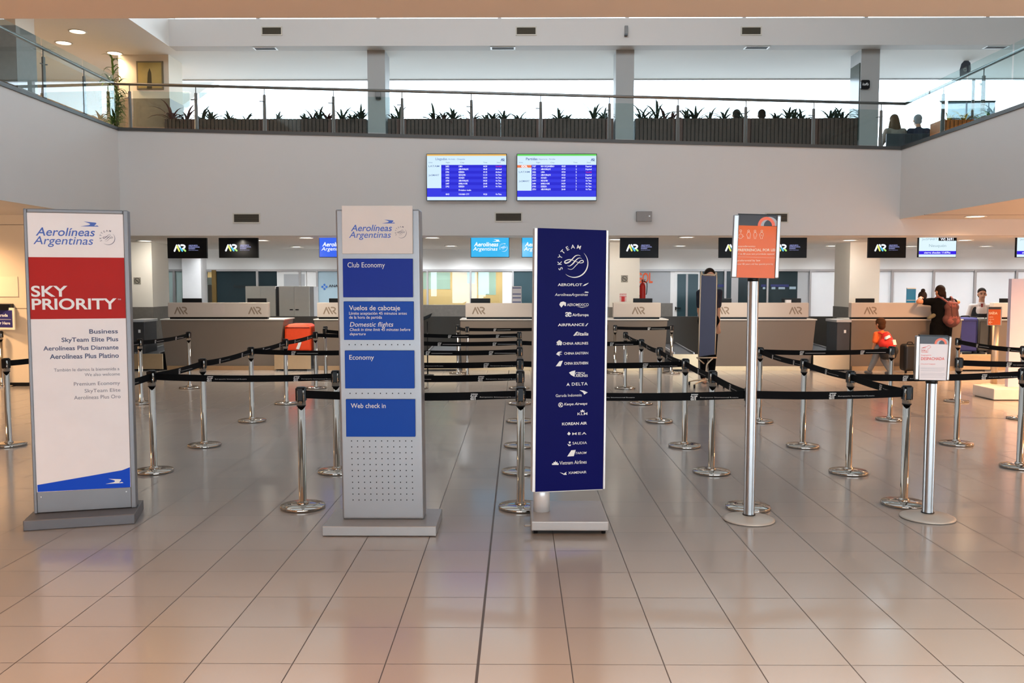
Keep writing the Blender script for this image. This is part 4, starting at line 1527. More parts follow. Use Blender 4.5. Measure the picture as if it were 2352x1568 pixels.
# small things on and around the desks
def card(name, label, cat, x0, x1, y0, y1, Y, m_, depth=.02):
    a, b = at(x0, y1, Y), at(x1, y0, Y)
    t = thing(name, label, cat, ((a.x + b.x) / 2, Y, a.z))
    MB().box(a.x, b.x, Y, Y + depth, a.z, b.z).build('panel', m_, t)
    return t, Plane((a.x, Y, a.z)), b.x - a.x, b.z - a.z


zsc = Z_(695, DY)
def on_screen(x0, x1, y0): return (x0, x1, y0, 695.3)
t, pl, w, h = card('notice_card', 'blue notice card standing on the counter left of the leaning person', 'notice', 2082, 2104, 661, 695.2, DY + .04, mat('cyan_blue_card', (40, 132, 184), .3))
MB().rect(pl, 0, h * .93, w, h, 0, .002).build('top_strip', mat('cream_strip', (232, 224, 206), .5), t)
MB().rect(pl, w * .03, h * .16, w * .97, h * .19, 0, .002).build('line_print', PRINTW, t)
t, pl, w, h = card('notice_card', 'grey striped notice card on the counter by the navy airline sign', 'notice', 1176, 1198, 657, 696, DY + .04, mat('grey_card', (170, 168, 172), .5))
m = MB()
for v_ in (.03, .28, .50, .86):
    m.rect(pl, w * .06, h * v_, w * .94, h * (v_ + .07), 0, .0015)
m.build('stripe_print', mat('slate_blue_print', (62, 72, 108), .5), t)
for x0, x1, y0, lab in ((1805.5, 1817.5, 688.5, 'small white box on the counter left of a monitor, behind the orange notice post'), (1724, 1731, 691, 'small white paper on the counter left of the orange notice pole')):
    card('paper_box', lab, 'box', x0, x1, y0, 695.2, DY + .03, WHITE, .08)
# barcode reader on a post beside the kiosk
t = thing('scanner_post', 'black slanted scanner on a thin post right of the kiosk', 'scanner', (X_(981, 16.2), 16.2, 0))
X = X_(981, 16.2)
MB().lathe([(.012, 0.01), (.012, Z_(738, 16.2))], (X, 16.2, 0), 12).build('post', BLACK, t)
MB().lathe([(.12, 0), (.12, .01), (.02, .02)], (X, 16.2, 0), 24).build('base', BLACK, t)
z = Z_(736, 16.2)
MB().hexa([(X - .08, 16.12, z), (X + .05, 16.12, z + .05), (X + .05, 16.26, z + .05), (X - .08, 16.26, z), (X - .09, 16.12, z + .06), (X + .09, 16.12, z + .14), (X + .09, 16.26, z + .14), (X - .09, 16.26, z + .06)]).build('reader', BLACK, t, .01)

# white office cabinets behind the desks
CAB = mat('off_white_cabinet', (206, 206, 200), .5)
for x0, x1, sx, lab, hd in ((563, 632, 638, 'white office cabinet behind the right monitor of the left desk', False), (640, 710, 719, 'white two door office cabinet with black handles', True)):
    Y = 19.6
    a, b = X_(x0, Y), X_(x1, Y)
    z = Z_(657, Y)
    t = thing('office_cabinet', lab, 'cabinet', ((a + b) / 2, Y + .25, 0))
    MB().box(a, b, Y + .02, Y + .5, 0, z).build('body', CAB, t)
    MB().box(b, X_(sx, Y), Y + .06, Y + .5, 0, z - .01).build('side_panel', DARKM if not hd else LGREY, t)
    c = (a + b) / 2
    for q0, q1 in ((a + .004, c - .002), (c + .002, b - .004)):
        d = MB().box(q0, q1, Y, Y + .02, .05, z - .01).build('door', CAB, t)
        if hd:
            e = -.10 if q0 < c - .1 else .03
            zz = Z_(711, Y)
            MB().box(c + e, c + e + .07, Y - .02, Y, zz - .012, zz + .012).build('handle', BLACK, d)
# lettering on the office glass
def wall_text(par_label, st, x0, x1, yb, yt, m_, Y=PW - .001, bold=.02, shapes=None):
    pl = Plane((0, Y, 0))
    m = MB()
    m.ptext(pl, st, x0, x1, yb, yt, bold=bold)
    for s in shapes or ():
        m.poly(pl, [pl.px(*p) for p in s], .0015)
    o = m.build('wall_lettering', m_)
    tag(o, par_label, 'lettering')


wall_text('dark lettering on the grey office glass above white cabinets', 'Asignación de Posiciones', 536, 630, 660, 653, mat('black_lettering', (16, 18, 20), .6))
wall_text('orange airline lettering on the grey panel behind the fire extinguisher', 'GOL', 1462, 1499, 649, 627, mat('orange_letters', (226, 92, 44), .5), bold=.022)
wall_text('blue authority lettering with a dotted blue mark on pale glass', 'ANAC', 755, 783, 659, 653.5, mat('black_lettering', (16, 18, 20), .6), shapes=None)
pl = Plane((0, PW - .001, 0))
m = MB()
for k in range(4):
    an = k * math.pi / 2
    cx, cy = 745.2 + 4.6 * math.cos(an), 658.5 + 4.6 * math.sin(an)
    m.poly(pl, [pl.px(*p) for p in circ(cx, cy, 2.6, 12)], .0016)
tag(m.build('wall_logo', mat('mid_blue_print', (54, 112, 196), .5)), 'dotted blue mark left of the authority lettering on pale glass', 'logo')
pl = Plane((0, PW - .001, 0))
m = MB()
for x0, x1 in ((1752, 1758), (1772, 1781), (1788, 1803), (1813, 1828)):
    a, b = pl.px(x0, 664), pl.px(x1, 658)
    m.rect(pl, a[0], a[1], b[0], b[1], 0, .002)
o = m.build('glass_sticker', mat('pale_blue_sticker', (150, 172, 186), .5))
tag(o, 'row of pale and navy stickers on dark glass behind the orange notice pole', 'sticker')
m = MB()
for x0, x1 in ((1649, 1665), (1748, 1762), (1770, 1812)):
    a, b = pl.px(x0, 659), pl.px(x1, 653)
    m.rect(pl, a[0], a[1], b[0], b[1], 0, .002)
m.build('navy_strip', mat('navy_sticker', (34, 44, 104), .5), o)
# blue posters on the ochre office wall
pl = Plane((0, 24.199, 0))
for x0, x1, y0, y1, lab in ((972, 1034, 625, 664, 'pale blue poster on the ochre office wall, left of three'), (1073, 1091, 623, 651, 'small pale blue poster on the ochre office wall, middle'),
                            (1098, 1139, 622, 677, 'tall pale blue poster on the ochre office wall, right of three')):
    a, b = pl.px(x0, y1), pl.px(x1, y0)
    tag(MB().rect(pl, a[0], a[1], b[0], b[1], 0, .006).build('poster', mat('pale_blue_poster', (176, 208, 206), .6, var=.04)), lab, 'poster', 'posters in the lit office')
# glimpse of the office left of the dark glass
pl = Plane((0, 22.6, 0))
for x0, x1, y0, y1, m_, lab in ((474, 492, 637, 654, mat('white_board', (220, 236, 244), .4), 'white board in the narrow office gap at the left'),
                                (474, 492, 654, 668, mat('dark_brown_shelf', (70, 54, 10), .5), 'dark brown shelf in the narrow office gap at the left')):
    a, b = pl.px(x0, y1), pl.px(x1, y0)
    tag(MB().rect(pl, a[0], 0 if 'shelf' in lab else a[1], b[0], b[1], -.25, 0).build('office_shelf' if 'shelf' in lab else 'white_board', m_), lab, 'shelf' if 'shelf' in lab else 'board')

# plaques on the columns
PLQ = mat('grey_plaque', (150, 146, 134), .5)
for x0, x1, y0, y1, lab in ((307.5, 323, 637, 652.5, 'grey no smoking plaque on the column right of the red priority sign'), (1426.5, 1442, 632, 648, 'grey no smoking plaque on the column right of the navy airline sign')):
    Y = 17.998
    pl = Plane((0, Y, 0))
    a, b = pl.px(x0, y1), pl.px(x1, y0)
    t = thing('no_smoking_plaque', lab, 'sign', ((a[0] + b[0]) / 2, Y, (a[1] + b[1]) / 2))
    MB().rect(pl, a[0], a[1], b[0], b[1], -.002, .006).build('plate', PLQ, t)
    cx, cy, r = (a[0] + b[0]) / 2, (a[1] + b[1]) / 2, (b[0] - a[0]) * .38
    m = MB()
    c = [(cx + r * math.cos(i * math.pi / 12), cy + r * math.sin(i * math.pi / 12)) for i in range(25)]
    m.stroke(pl, c, r * .2, .0075, False)
    m.stroke(pl, [(cx - r * .7, cy + r * .7), (cx + r * .7, cy - r * .7)], r * .2, .0075)
    m.stroke(pl, [(cx - r * .6, cy - r * .05), (cx + r * .5, cy - r * .05)], r * .22, .0078)
    m.build('symbol', mat('dark_symbol', (52, 48, 44), .5), t)
Y = 17.998
pl = Plane((0, Y, 0))
a, b = pl.px(1423, 693), pl.px(1439, 674)
t = thing('extinguisher_sign', 'red and white striped fire point sign low on the column', 'sign', ((a[0] + b[0]) / 2, Y, a[1]))
MB().rect(pl, a[0], a[1], b[0], b[1], -.002, .004).build('plate', WHITE, t)
m = MB()
n = 7
RED = mat('signal_red', (196, 32, 26), .4)
for i in range(n):
    x = a[0] + (b[0] - a[0]) * i / n
    m.poly(pl, [(x, b[1] - .03), (x + .011, b[1] - .03), (x + .017, b[1]), (x + .006, b[1])], .005)
    m.poly(pl, [(x, b[1] - .07), (x + .011, b[1] - .07), (x + .017, b[1] - .04), (x + .006, b[1] - .04)], .005)
m.rect(pl, a[0] + .035, a[1] + .005, b[0] - .035, a[1] + .11, .004, .006)
for i in range(4):
    z = a[1] + .012 + .024 * i
    m.poly(pl, [(a[0] + .002, z), (a[0] + .03, z + .008), (a[0] + .03, z + .018), (a[0] + .002, z + .01)], .005)
    m.poly(pl, [(b[0] - .03, z), (b[0] - .002, z + .008), (b[0] - .002, z + .018), (b[0] - .03, z + .01)], .005)
m.build('stripes', RED, t)
# fire extinguisher on the column
X, Y = X_(1476, 18.4), 18.4
z0, z1 = Z_(692, Y), Z_(648, Y)
t = thing('fire_extinguisher', 'red fire extinguisher hanging beside the white column', 'fire extinguisher', (X, Y, z0))
MB().lathe([(.03, z0), (.062, z0 + .01), (.064, z0 + .03), (.064, z1 - .09), (.05, z1 - .04), (.02, z1 - .01), (.018, z1 + .02)], (X, Y, 0), 24).build('cylinder', RED, t)
MB().box(X - .012, X + .05, Y - .012, Y + .012, z1 + .02, z1 + .035).box(X - .01, X + .06, Y - .01, Y + .01, z1 + .05, z1 + .06).box(X - .02, X + .0, Y - .012, Y + .012, z1, z1 + .06).build('valve_handle', BLACK, t)
MB().tube(catmull([(X + .02, Y - .02, z1 + .02), (X + .085, Y - .02, z1 - .02), (X + .085, Y - .02, z1 - .2), (X + .07, Y - .03, z1 - .26)], 5), .009, 8).build('hose', BLACK, t)

MB().box(2.505, X - .03, Y - .03, Y + .03, z0 + .1, z0 + .13).box(2.505, X - .03, Y - .03, Y + .03, z1 - .1, z1 - .07).build('wall_bracket', BLACK, t)

# ================================================================ vents and fittings on the gallery front and beam
VENTC = mat('dark_vent_slat', (92, 86, 74), .6)
VFRAME = mat('vent_frame_paint', (190, 184, 172), .55)


def vent(label, x0, x1, y0, y1, Y, group):
    pl = Plane((0, Y, 0))
    a, b = pl.px(x0, y1), pl.px(x1, y0)
    t = thing('air_vent', label, 'vent', ((a[0] + b[0]) / 2, Y, a[1]), 0, group)
    m = MB()
    f = .022
    m.rect(pl, a[0] - f, a[1] - f, b[0] + f, a[1], 0, .012).rect(pl, a[0] - f, b[1], b[0] + f, b[1] + f, 0, .012)
    m.rect(pl, a[0] - f, a[1], a[0], b[1], 0, .012).rect(pl, b[0], a[1], b[0] + f, b[1], 0, .012)
    m.build('frame', VFRAME, t)
    MB().rect(pl, a[0], a[1], b[0], b[1], .0005, .002).build('backing', mat('vent_dark', (52, 48, 42), .8), t)
    m = MB()
    n = 8
    for i in range(n):
        z = a[1] + (b[1] - a[1]) * (i + .5) / n
        m.hexa([(a[0], Y - .003, z - .004), (b[0], Y - .003, z - .004), (b[0], Y - .002, z - .004), (a[0], Y - .002, z - .004),
                (a[0], Y - .011, z + .004), (b[0], Y - .011, z + .004), (b[0], Y - .009, z + .006), (a[0], Y - .009, z + .006)])
    m.build('slats', VENTC, t)


g = 'vents on the gallery front'
vent('dark air vent on the gallery front above the two left black screens', 538, 595, 492, 510, FY, g)
vent('dark air vent on the gallery front below the flight boards', 1139, 1197, 490, 507, FY, g)
vent('dark air vent on the gallery front half behind the orange notice', 1760, 1808, 491, 509, FY, g)
g = 'vents on the upper beam'
vent('air vent on the upper beam, left', 603, 645.5, 63.5, 79, BY, g)
vent('air vent on the upper beam, middle', 1187, 1230, 63.5, 79, BY, g)
vent('air vent on the upper beam, right', 1704, 1747, 63.5, 79, BY, g)
for x0, x1, lab in ((597, 642, 'leftmost'), (1131, 1180, 'second'), (1704, 1752, 'third'), (2246, 2290, 'rightmost')):
    Yg = BY + .17
    a, b = X_(x0, Yg), X_(x1, Yg)
    t = thing('ceiling_grille', 'slim grille in the ceiling behind the upper beam, %s of four' % lab, 'vent', ((a + b) / 2, Yg, ZC), 0, 'grilles in the upper ceiling')
    MB().box(a - .03, b + .03, Yg - .1, Yg + .1, ZC - .008, ZC).build('frame', WHITE, t)
    MB().box(a, b, Yg - .07, Yg + .07, ZC - .011, ZC - .008).build('slats', mat('vent_dark', (52, 48, 42), .8), t)
pl = Plane((0, FY, 0))
a, b = pl.px(1461, 509), pl.px(1496, 486)
t = thing('wall_box', 'plain grey metal box on the gallery front right of the flight boards', 'box', ((a[0] + b[0]) / 2, FY, a[1]))
MB().rect(pl, a[0], a[1], b[0], b[1], 0, .09).build('housing', mat('grey_box_paint', (132, 126, 122), .5), t, .004)
c = pl.px(1490, 497)
MB().rect(pl, c[0] - .012, c[1] - .012, c[0] + .012, c[1] + .012, .09, .094).build('lamp', WHITE, t)
pl = Plane((0, BY, 0))
a, b = pl.px(1434.5, 84), pl.px(1442, 60)
t = thing('wall_speaker', 'small grey speaker on the upper beam', 'speaker', ((a[0] + b[0]) / 2, BY, a[1]))
MB().rect(pl, a[0], a[1] + .03, b[0], b[1], 0, .05).build('body', mat('speaker_grey', (120, 118, 116), .5), t, .006)
MB().rect(pl, a[0] - .005, a[1], b[0] - .01, a[1] + .03, 0, .09).build('base', DARKM, t)
pl = Plane((0, CY, 0))
a, b = pl.px(863, 228), pl.px(875, 207)
t = thing('wall_lamp', 'small grey fitting on the left gallery column at handrail height', 'lamp', ((a[0] + b[0]) / 2, CY, a[1]))
MB().rect(pl, a[0], a[1] + .03, b[0], b[1], 0, .08).build('housing', mat('speaker_grey', (120, 118, 116), .5), t, .01)
MB().rect(pl, a[0] + .01, a[1], b[0], a[1] + .03, 0, .07).build('lower_cap', BLACK, t)
c, r = pl.px(1985.5, 195), .085
t = thing('shop_sign', 'round cornered black sign with white script on the right gallery column', 'sign', (c[0], CY, c[1]))
rr = []
for k, (sx, sy) in enumerate(((1, 1), (-1, 1), (-1, -1), (1, -1))):
    for j in range(5):
        an = k * math.pi / 2 + j * math.pi / 8
        rr.append((c[0] + sx * (r - .03) + .03 * math.cos(an), c[1] + sy * (r - .03) + .03 * math.sin(an)))
pn = MB().prism(pl, rr, 0, .05).build('panel', BLACK, t)
MB().text(pl, 'kaffa', c[0] - .06, c[0] + .06, c[1] - .02, .05, off=.052, shear=.3).build('lettering', PRINTW, pn)
# dark poster on the left side of that column
Xs = X_(1965, CY) - .001
pls = Plane((Xs, CY + .05, 0), (0, 1, 0))
pls.n = Vector((-1, 0, 0))
tag(MB().box(Xs - .015, Xs, CY + .04, CY + .5, ZF + .6, ZC - .25).build('column_poster', mat('dark_green_poster', (58, 68, 62), .15, var=.3, scale=2)), 'dark poster on the side of the right gallery column', 'poster')

# left hall: paper notice, wall device, entry notice stand
pl = Plane((0, LY, 0))
a, b = pl.px(-60, 681), pl.px(41, 635)
tag(MB().rect(pl, a[0], a[1], b[0], b[1], 0, .012).build('wall_notice', mat('cream_notice', (240, 216, 186), .4)), 'cream notice board on the beige wall at the left edge', 'notice')
a, b = pl.px(-30, 712), pl.px(32, 697)
tag(MB().rect(pl, a[0], a[1], b[0], b[1], 0, .10).build('wall_device', BLACK, None, .01), 'black flat device on the beige wall at the left edge', 'device')
kx = -8.55
t = thing('notice_stand', 'navy and white entry notice on a chrome post at the left edge', 'sign', (kx, 14.3, 0))
for nm in ('base', 'pole', 'head'):
    src = [c for c in proto.children if c.name.split('.')[0] == nm][0]
    c = src.copy()
    COL.objects.link(c)
    c.parent = t
    for gch in src.children:
        d = gch.copy()
        COL.objects.link(d)
        d.parent = c
an = math.radians(-16)
pl = Plane(at(34, 757, 14.27), (math.cos(an), math.sin(an), 0))
fr = MB().rect(pl, -.62, 0, 0, .36, -.02, 0).build('frame', mat('cream_frame', (236, 222, 198), .4), t)
nv = MB().rect(pl, -.58, .035, -.04, .32, 0, .002).build('navy_panel', mat('navy_notice', (40, 40, 104), .35), fr)
m = MB()
m.text(pl, 'Entrada', -.40, -.13, .215, .045, off=.003, bold=.018)
m.text(pl, 'Enter Here', -.44, -.09, .085, .045, off=.003, bold=.018)
m.rect(pl, -.54, .165, -.07, .170, .002, .003)
m.build('lettering', PRINTW, nv)

# navy roll-up board on a wheeled tube frame
BYR = 14.4
t = thing('display_stand', 'tall narrow navy display board on a wheeled beige tube frame', 'sign', (X_(1622, BYR), BYR, 0))
an = math.radians(-8)
pl = Plane(at(1604.5, 820, BYR), (math.cos(an), math.sin(an), 0))
P = [pl.px(*p) for p in ((1606, 818.5), (1641, 814), (1645, 634), (1611, 633))]
MB().prism(pl, P, -.02, 0).build('board', mat('dark_navy_board', (40, 34, 70), .4), t)
FRB = mat('beige_tube', (196, 176, 150), .35, .5)
pts = [pl.P(a - (.008 if i in (0, 3) else -.008), b, -.01) for i, (a, b) in enumerate(P)]
c = [pts[0] + (pts[3] - pts[0]) * 0, pts[3] - Vector((0, 0, .04)), pts[3] + Vector((.04, 0, .012)), pts[2] + Vector((-.04, 0, .012)), pts[2] - Vector((0, 0, .04)), pts[1]]
MB().tube(catmull([tuple(x) for x in c], 4), .012, 8).build('tube_frame', FRB, t)
bx, by = pl.P((P[0][0] + P[1][0]) / 2, 0).x, BYR - .01
m = MB()
zb = pts[0].z
m.tube([(bx - .17, by, zb - .02), (bx + .17, by, zb - .02)], .012, 8)
m.tube(catmull([(bx + .1, by, zb - .03), (bx + .04, by, zb - .09), (bx + .0, by, zb - .16), (bx - .01, by, .1)], 6), .013, 8)
m.tube([(bx - .16, by, zb - .02), (bx - .04, by, zb - .12)], .01, 8)
m.build('stem', FRB, t)
for q in range(4):
    an = math.radians(45 + 90 * q)
    ex, ey = bx + .34 * math.cos(an), by + .3 * math.sin(an)
    lg = MB().tube(catmull([(bx, by, .11), ((bx + ex) / 2, (by + ey) / 2, .10), (ex, ey, .06)], 4), .012, 8).build('leg', FRB, t)
    MB().tube([(ex - .012, ey, .03), (ex + .012, ey, .03)], .03, 14).build('caster', BLACK, lg)

# orange exit notice on a pale pole at the right
X, Y = 7.99, 14.6
t = thing('notice_stand', 'orange exit notice with arrow on a pale pole at the right', 'sign', (X, Y, 0))
MB().lathe([(.19, 0), (.19, .012), (.05, .03)], (X, Y, 0), 32).build('base', mat('pale_cast_base', (216, 200, 174), .4, .2), t)
pz = Z_(745, Y)
MB().lathe([(.05, .03), (.05, pz)], (X, Y, 0), 24).build('pole', mat('pale_aluminium', (196, 186, 170), .35, .5), t)
pl = Plane(at(2268, 748, Y - .06))
a, b = pl.px(2268, 747), pl.px(2300, 704)
MB().rect(pl, a[0], a[1], b[0] + .015, b[1], -.03, 0).build('frame', ALU, t, .004)
sh = MB().rect(pl, a[0] + .008, a[1] + .008, b[0] - .006, b[1] - .045, 0, .002).build('orange_sheet', mat('orange_notice_far', (206, 92, 24), .3), t)
MB().rect(pl, a[0] + .008, b[1] - .045, b[0] - .006, b[1] - .006, 0, .002).build('dark_header', DKGREY, t)
m = MB()
m.ptext(pl, 'SAÍDA', 2271.5, 2291, 721.5, 716.5, off=.003, bold=.04)
m.ptext(pl, 'salida', 2271.5, 2281, 729, 726, off=.003)
m.ptext(pl, 'way out', 2271.5, 2283, 734, 731, off=.003)
q = lambda *P_: [pl.px(*p) for p in P_]
m.stroke(pl, q((2278.5, 740), (2272, 740)), .008, .003)
m.stroke(pl, q((2275, 736.5), (2271.5, 740), (2275, 743.5)), .008, .003)
m.build('lettering', PALEO, sh)

# pale totem cut by the right edge
Y = 12.7
a = X_(2346, Y)
t = thing('totem_sign', 'pale lilac totem on a white block base, cut off at the right edge', 'sign', (a + .4, Y, 0))
MB().box(a, a + .7, Y + .25, Y + .33, .16, Z_(640, Y)).build('panel', mat('pale_lilac_panel', (206, 198, 212), .4), t)
MB().box(X_(2292, Y), a + 1.0, Y, Y + .6, .01, .17).build('base', mat('white_block_base', (222, 212, 200), .5, var=.08), t, .01)
# ================================================================ gallery railing
RZL, RZR = at(310, 190, FY).z, at(2013, 235, FY).z
RAILR = .026


def rail_set(name, label, p0, p1, off, n0, posts_at, panels, gtop):
    """p0,p1: handrail ends; off: parapet top below; posts_at: fractions; panels: (f0,f1) glass spans"""
    p0, p1 = Vector(p0), Vector(p1)
    t = thing(name, label, 'railing', tuple((p0 + p1) / 2 - Vector((0, 0, off))))
    MB().tube([p0, p1], RAILR, 14).build('handrail', RAILM, t)
    d = (p1 - p0)
    u = Vector((d.x, d.y, 0)).normalized()
    for f in posts_at:
        c = p0 + d * f
        zb = c.z - off
        m = MB()
        m.lathe([(.04, zb), (.04, zb + .01), (.034, zb + .014), (.025, c.z - .13), (.02, c.z - .125), (.008, c.z - .12), (.008, c.z - .02)], (c.x, c.y, 0), 16)
        po = m.build('post', RAILM, t)
        z = c.z - .24
        s_ = 1 if n0[2] else -1
        MB().tube([c + Vector((0, 0, z - c.z)), Vector((c.x, c.y, z)) + u * .09 * s_], .009, 8) \
            .tube([Vector((c.x, c.y, z)), Vector((c.x, c.y, z)) + Vector(n0[:2] + (0,)) * .06], .010, 8).build('clamp', RAILM, po)
    n = Vector(n0[:2] + (0,))
    for f0, f1 in panels:
        a, b = p0 + d * f0 + n * .07, p0 + d * f1 + n * .07
        th = n * .006
        za, zb_ = a.z - off + .03, b.z - off + .03
        A0, B0 = Vector((a.x, a.y, za)), Vector((b.x, b.y, zb_))
        A1, B1 = Vector((a.x, a.y, a.z + gtop)), Vector((b.x, b.y, b.z + gtop))
        MB().hexa([A0, B0, B0 + th, A0 + th, A1, B1, B1 + th, A1 + th]).build('glass_panel', GLASS, t)
    return t


XLc, XRc = XL - .075, XR + .075
fp = FY + .075
px_posts = [310, 460, 615, 771, 927, 1084, 1241, 1397, 1552, 1706, 1860, 2013]
w_ = XRc - XLc
fr_ = [(X_(x, fp) - XLc) / w_ for x in px_posts]
zl = RZL + (RZL - RZR) * .02
rail_set('glass_railing', 'glass railing with steel handrail along the front of the gallery', (XLc, fp, RZL), (XRc, fp, RZR - .01), RZL - ZPL - .04, (0, -1, 0), fr_,
         [(0.003, fr_[0] - .004)] + [(fr_[i] + .006, fr_[i + 1] - .006) for i in range(len(fr_) - 1)] + [(fr_[-1] + .006, .997)], -.13)
L_ = fp - SY
yy = [fp - (SY + .3) - k * 1.21 for k in range(0)]
Ys = [14.5, 13.28, 12.06, 10.85, 9.64, 8.43, 7.22, 6.0, 4.8]
rail_set('glass_railing', 'glass railing with steel handrail on the left side gallery', (XLc, fp, RZL), (XLc, SY - .08, RZL), RZL - ZPL - .04, (1, 0, 1), [(fp - y) / L_ for y in Ys],
         [((fp - y0) / L_, (fp - y1) / L_) for y0, y1 in ((15.4, 14.33), (14.30, 13.12), (13.09, 11.97), (11.94, 10.75), (10.7, 9.5), (9.45, 8.3), (8.25, 7.1), (7.05, 5.9), (5.85, 4.6))], .10)
rail_set('glass_railing', 'glass railing with steel handrail on the right side gallery', (XRc, fp, RZR - .01), (XRc, SY - .08, RZR - .01), RZR - ZPR - .05, (-1, 0, 0), [(fp - y) / L_ for y in (14.2, 13.0, 11.8, 10.6, 9.4, 8.2, 7.0, 5.8, 4.6)],
         [((fp - y0) / L_, (fp - y1) / L_) for y0, y1 in ((15.4, 14.55), (14.5, 13.35), (13.3, 12.15), (12.1, 10.95), (10.9, 9.8), (9.7, 8.6), (8.5, 7.4), (7.3, 6.2), (6.1, 5.0))], .10)

# ================================================================ planters with slatted wood fronts
WOOD = mat('dark_slat_wood', (74, 54, 42), .6, var=.3, scale=20)
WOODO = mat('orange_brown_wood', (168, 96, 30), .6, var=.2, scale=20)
SOIL = mat('dark_soil', (34, 28, 22), .95, var=.3, scale=30, bump=.6)
PLY = CY + .06
PTOP = Z_(272, PLY)


def planter(label, X0, X1, Y0=None, m_=None, zt=None, grp='slatted wooden planters on the gallery'):
    Y0 = PLY if Y0 is None else Y0
    m_ = m_ or WOOD
    zt = zt or PTOP
    t = thing('wooden_planter', label, 'planter', ((X0 + X1) / 2, Y0 + .25, ZF), 0, grp)
    MB().box(X0 + .01, X1 - .01, Y0 + .02, Y0 + .5, ZF, zt - .02).build('box', mat('dark_planter_box', (40, 30, 24), .8), t)
    m = MB()
    n = max(2, int((X1 - X0) / .075))
    for i in range(n):
        a = X0 + (X1 - X0) * i / n
        m.box(a + .008, a + (X1 - X0) / n - .010, Y0, Y0 + .025, ZF + .03, zt)
    m.build('front_slats', m_, t)
    MB().box(X0, X1, Y0 + .025, Y0 + .05, zt - .03, zt).box(X0, X1, Y0 + .48, Y0 + .5, zt - .03, zt).box(X0, X0 + .02, Y0 + .02, Y0 + .5, ZF + .03, zt).box(X1 - .02, X1, Y0 + .02, Y0 + .5, ZF + .03, zt).build('rim', m_, t)
    MB().box(X0 + .025, X1 - .025, Y0 + .05, Y0 + .48, zt - .06, zt - .025).build('soil', SOIL, t)
    return t


LEAF = mat('dark_green_leaf', (44, 56, 38), .45, var=.35, scale=9)
LEAFR = mat('reddish_leaf', (92, 52, 48), .5, var=.3, scale=9)
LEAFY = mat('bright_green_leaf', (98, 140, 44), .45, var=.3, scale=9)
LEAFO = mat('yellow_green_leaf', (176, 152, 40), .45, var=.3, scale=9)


def rosette(mb, c, n, L, wd, up, rnd, bend=.5):
    c = Vector(c)
    for i in range(n):
        an = 2 * math.pi * i / n + rnd.uniform(-.35, .35)
        l = L * rnd.uniform(.65, 1.1)
        el = rnd.uniform(up[0], up[1])
        d = Vector((math.cos(an), math.sin(an), 0))
        side = Vector((-d.y, d.x, 0))
        k = 6
        pts = []
        for j in range(k + 1):
            s_ = j / k
            e2 = el - bend * s_ * s_
            p = c + d * (l * s_ * math.cos(e2)) + Vector((0, 0, l * s_ * math.sin(e2)))
            w = wd * (.55 + 1.1 * s_ - 1.6 * s_ * s_) if j < k else .002
            pts.append((p, max(w, .003)))
        v, f = [], []
        for p, w in pts:
            v += [p - side * w, p + Vector((0, 0, -w * .35)), p + side * w]
        for j in range(k):
            f += [(3 * j, 3 * j + 1, 3 * j + 4, 3 * j + 3), (3 * j + 1, 3 * j + 2, 3 * j + 5, 3 * j + 4)]
        mb.add(v, f, True)


def plant(label, X, Y, z, n=14, L=.26, wd=.022, up=(.35, 1.35), m_=None, seed=0, grp=None, bend=.5):
    rnd = random.Random(seed)
    mb = MB()
    rosette(mb, (X, Y, z), n, L, wd, up, rnd, bend)
    o = mb.build('spiky_plant', m_ or LEAF)
    tag(o, label, 'plant', grp)


bays = [(386, 846, 'left of the first gallery column', 2), (893, 1407, 'between the first and second gallery columns', 2), (1456, 1962, 'between the second and third gallery columns', 2)]
for x0, x1, w_, n in bays:
    a, b = X_(x0, PLY), X_(x1, PLY)
    for i in range(n):
        planter('dark slatted planter %s, %s half' % (w_, ('left', 'right')[i]), a + (b - a) * i / n + .005, a + (b - a) * (i + 1) / n - .005)
pp_ = [(408, 1.3, 'L'), (438, 1.15, 'L'), (470, 1.05, ''), (497, .95, ''), (534, .8, ''), (571, .7, ''), (648, .5, ''), (706, .75, ''), (722, 1.0, 'R'), (741, 1.1, ''), (758, 1.05, 'R'),
       (789, 1.05, ''), (815, 1.15, ''), (833, 1.1, ''), (908, .8, ''), (922, 1.15, ''), (1000, 1.2, ''), (1020, .95, 'R'), (1043, 1.0, ''), (1088, .8, ''), (1117, .8, ''), (1133, .75, ''),
       (1157, .8, ''), (1192, .85, ''), (1282, .85, ''), (1302, .6, ''), (1362, 1.55, ''), (1384, .85, ''), (1470, 1.4, ''), (1484, 1.15, ''), (1504, 1.55, ''), (1522, 1.0, 'R'), (1540, .95, 'R'),
       (1571, 1.1, ''), (1592, 1.35, ''), (1626, .95, ''), (1655, 1.0, ''), (1700, .8, ''), (1778, 1.0, ''), (1800, .9, ''), (1816, 1.15, ''), (1836, 1.0, ''), (1895, 1.0, ''), (1912, .95, ''), (1928, 1.2, '')]
for i, (x, s_, k) in enumerate(pp_):
    bay = bays[0][2] if x < 850 else bays[1][2] if x < 1420 else bays[2][2]
    lo = 1 if k == 'R' else 0
    plant(('reddish' if k == 'R' else 'dark green') + ' spiky plant in the slatted planter ' + bay, X_(x, PLY + .2), PLY + .2 + .08 * ((i % 3) - 1), PTOP - .03, 13 + i % 5, .30 * s_ + .08, .034, (.3, 1.4),
          LEAFR if k in 'RL' and k else LEAF, i, 'spiky plants in the planter ' + bay)
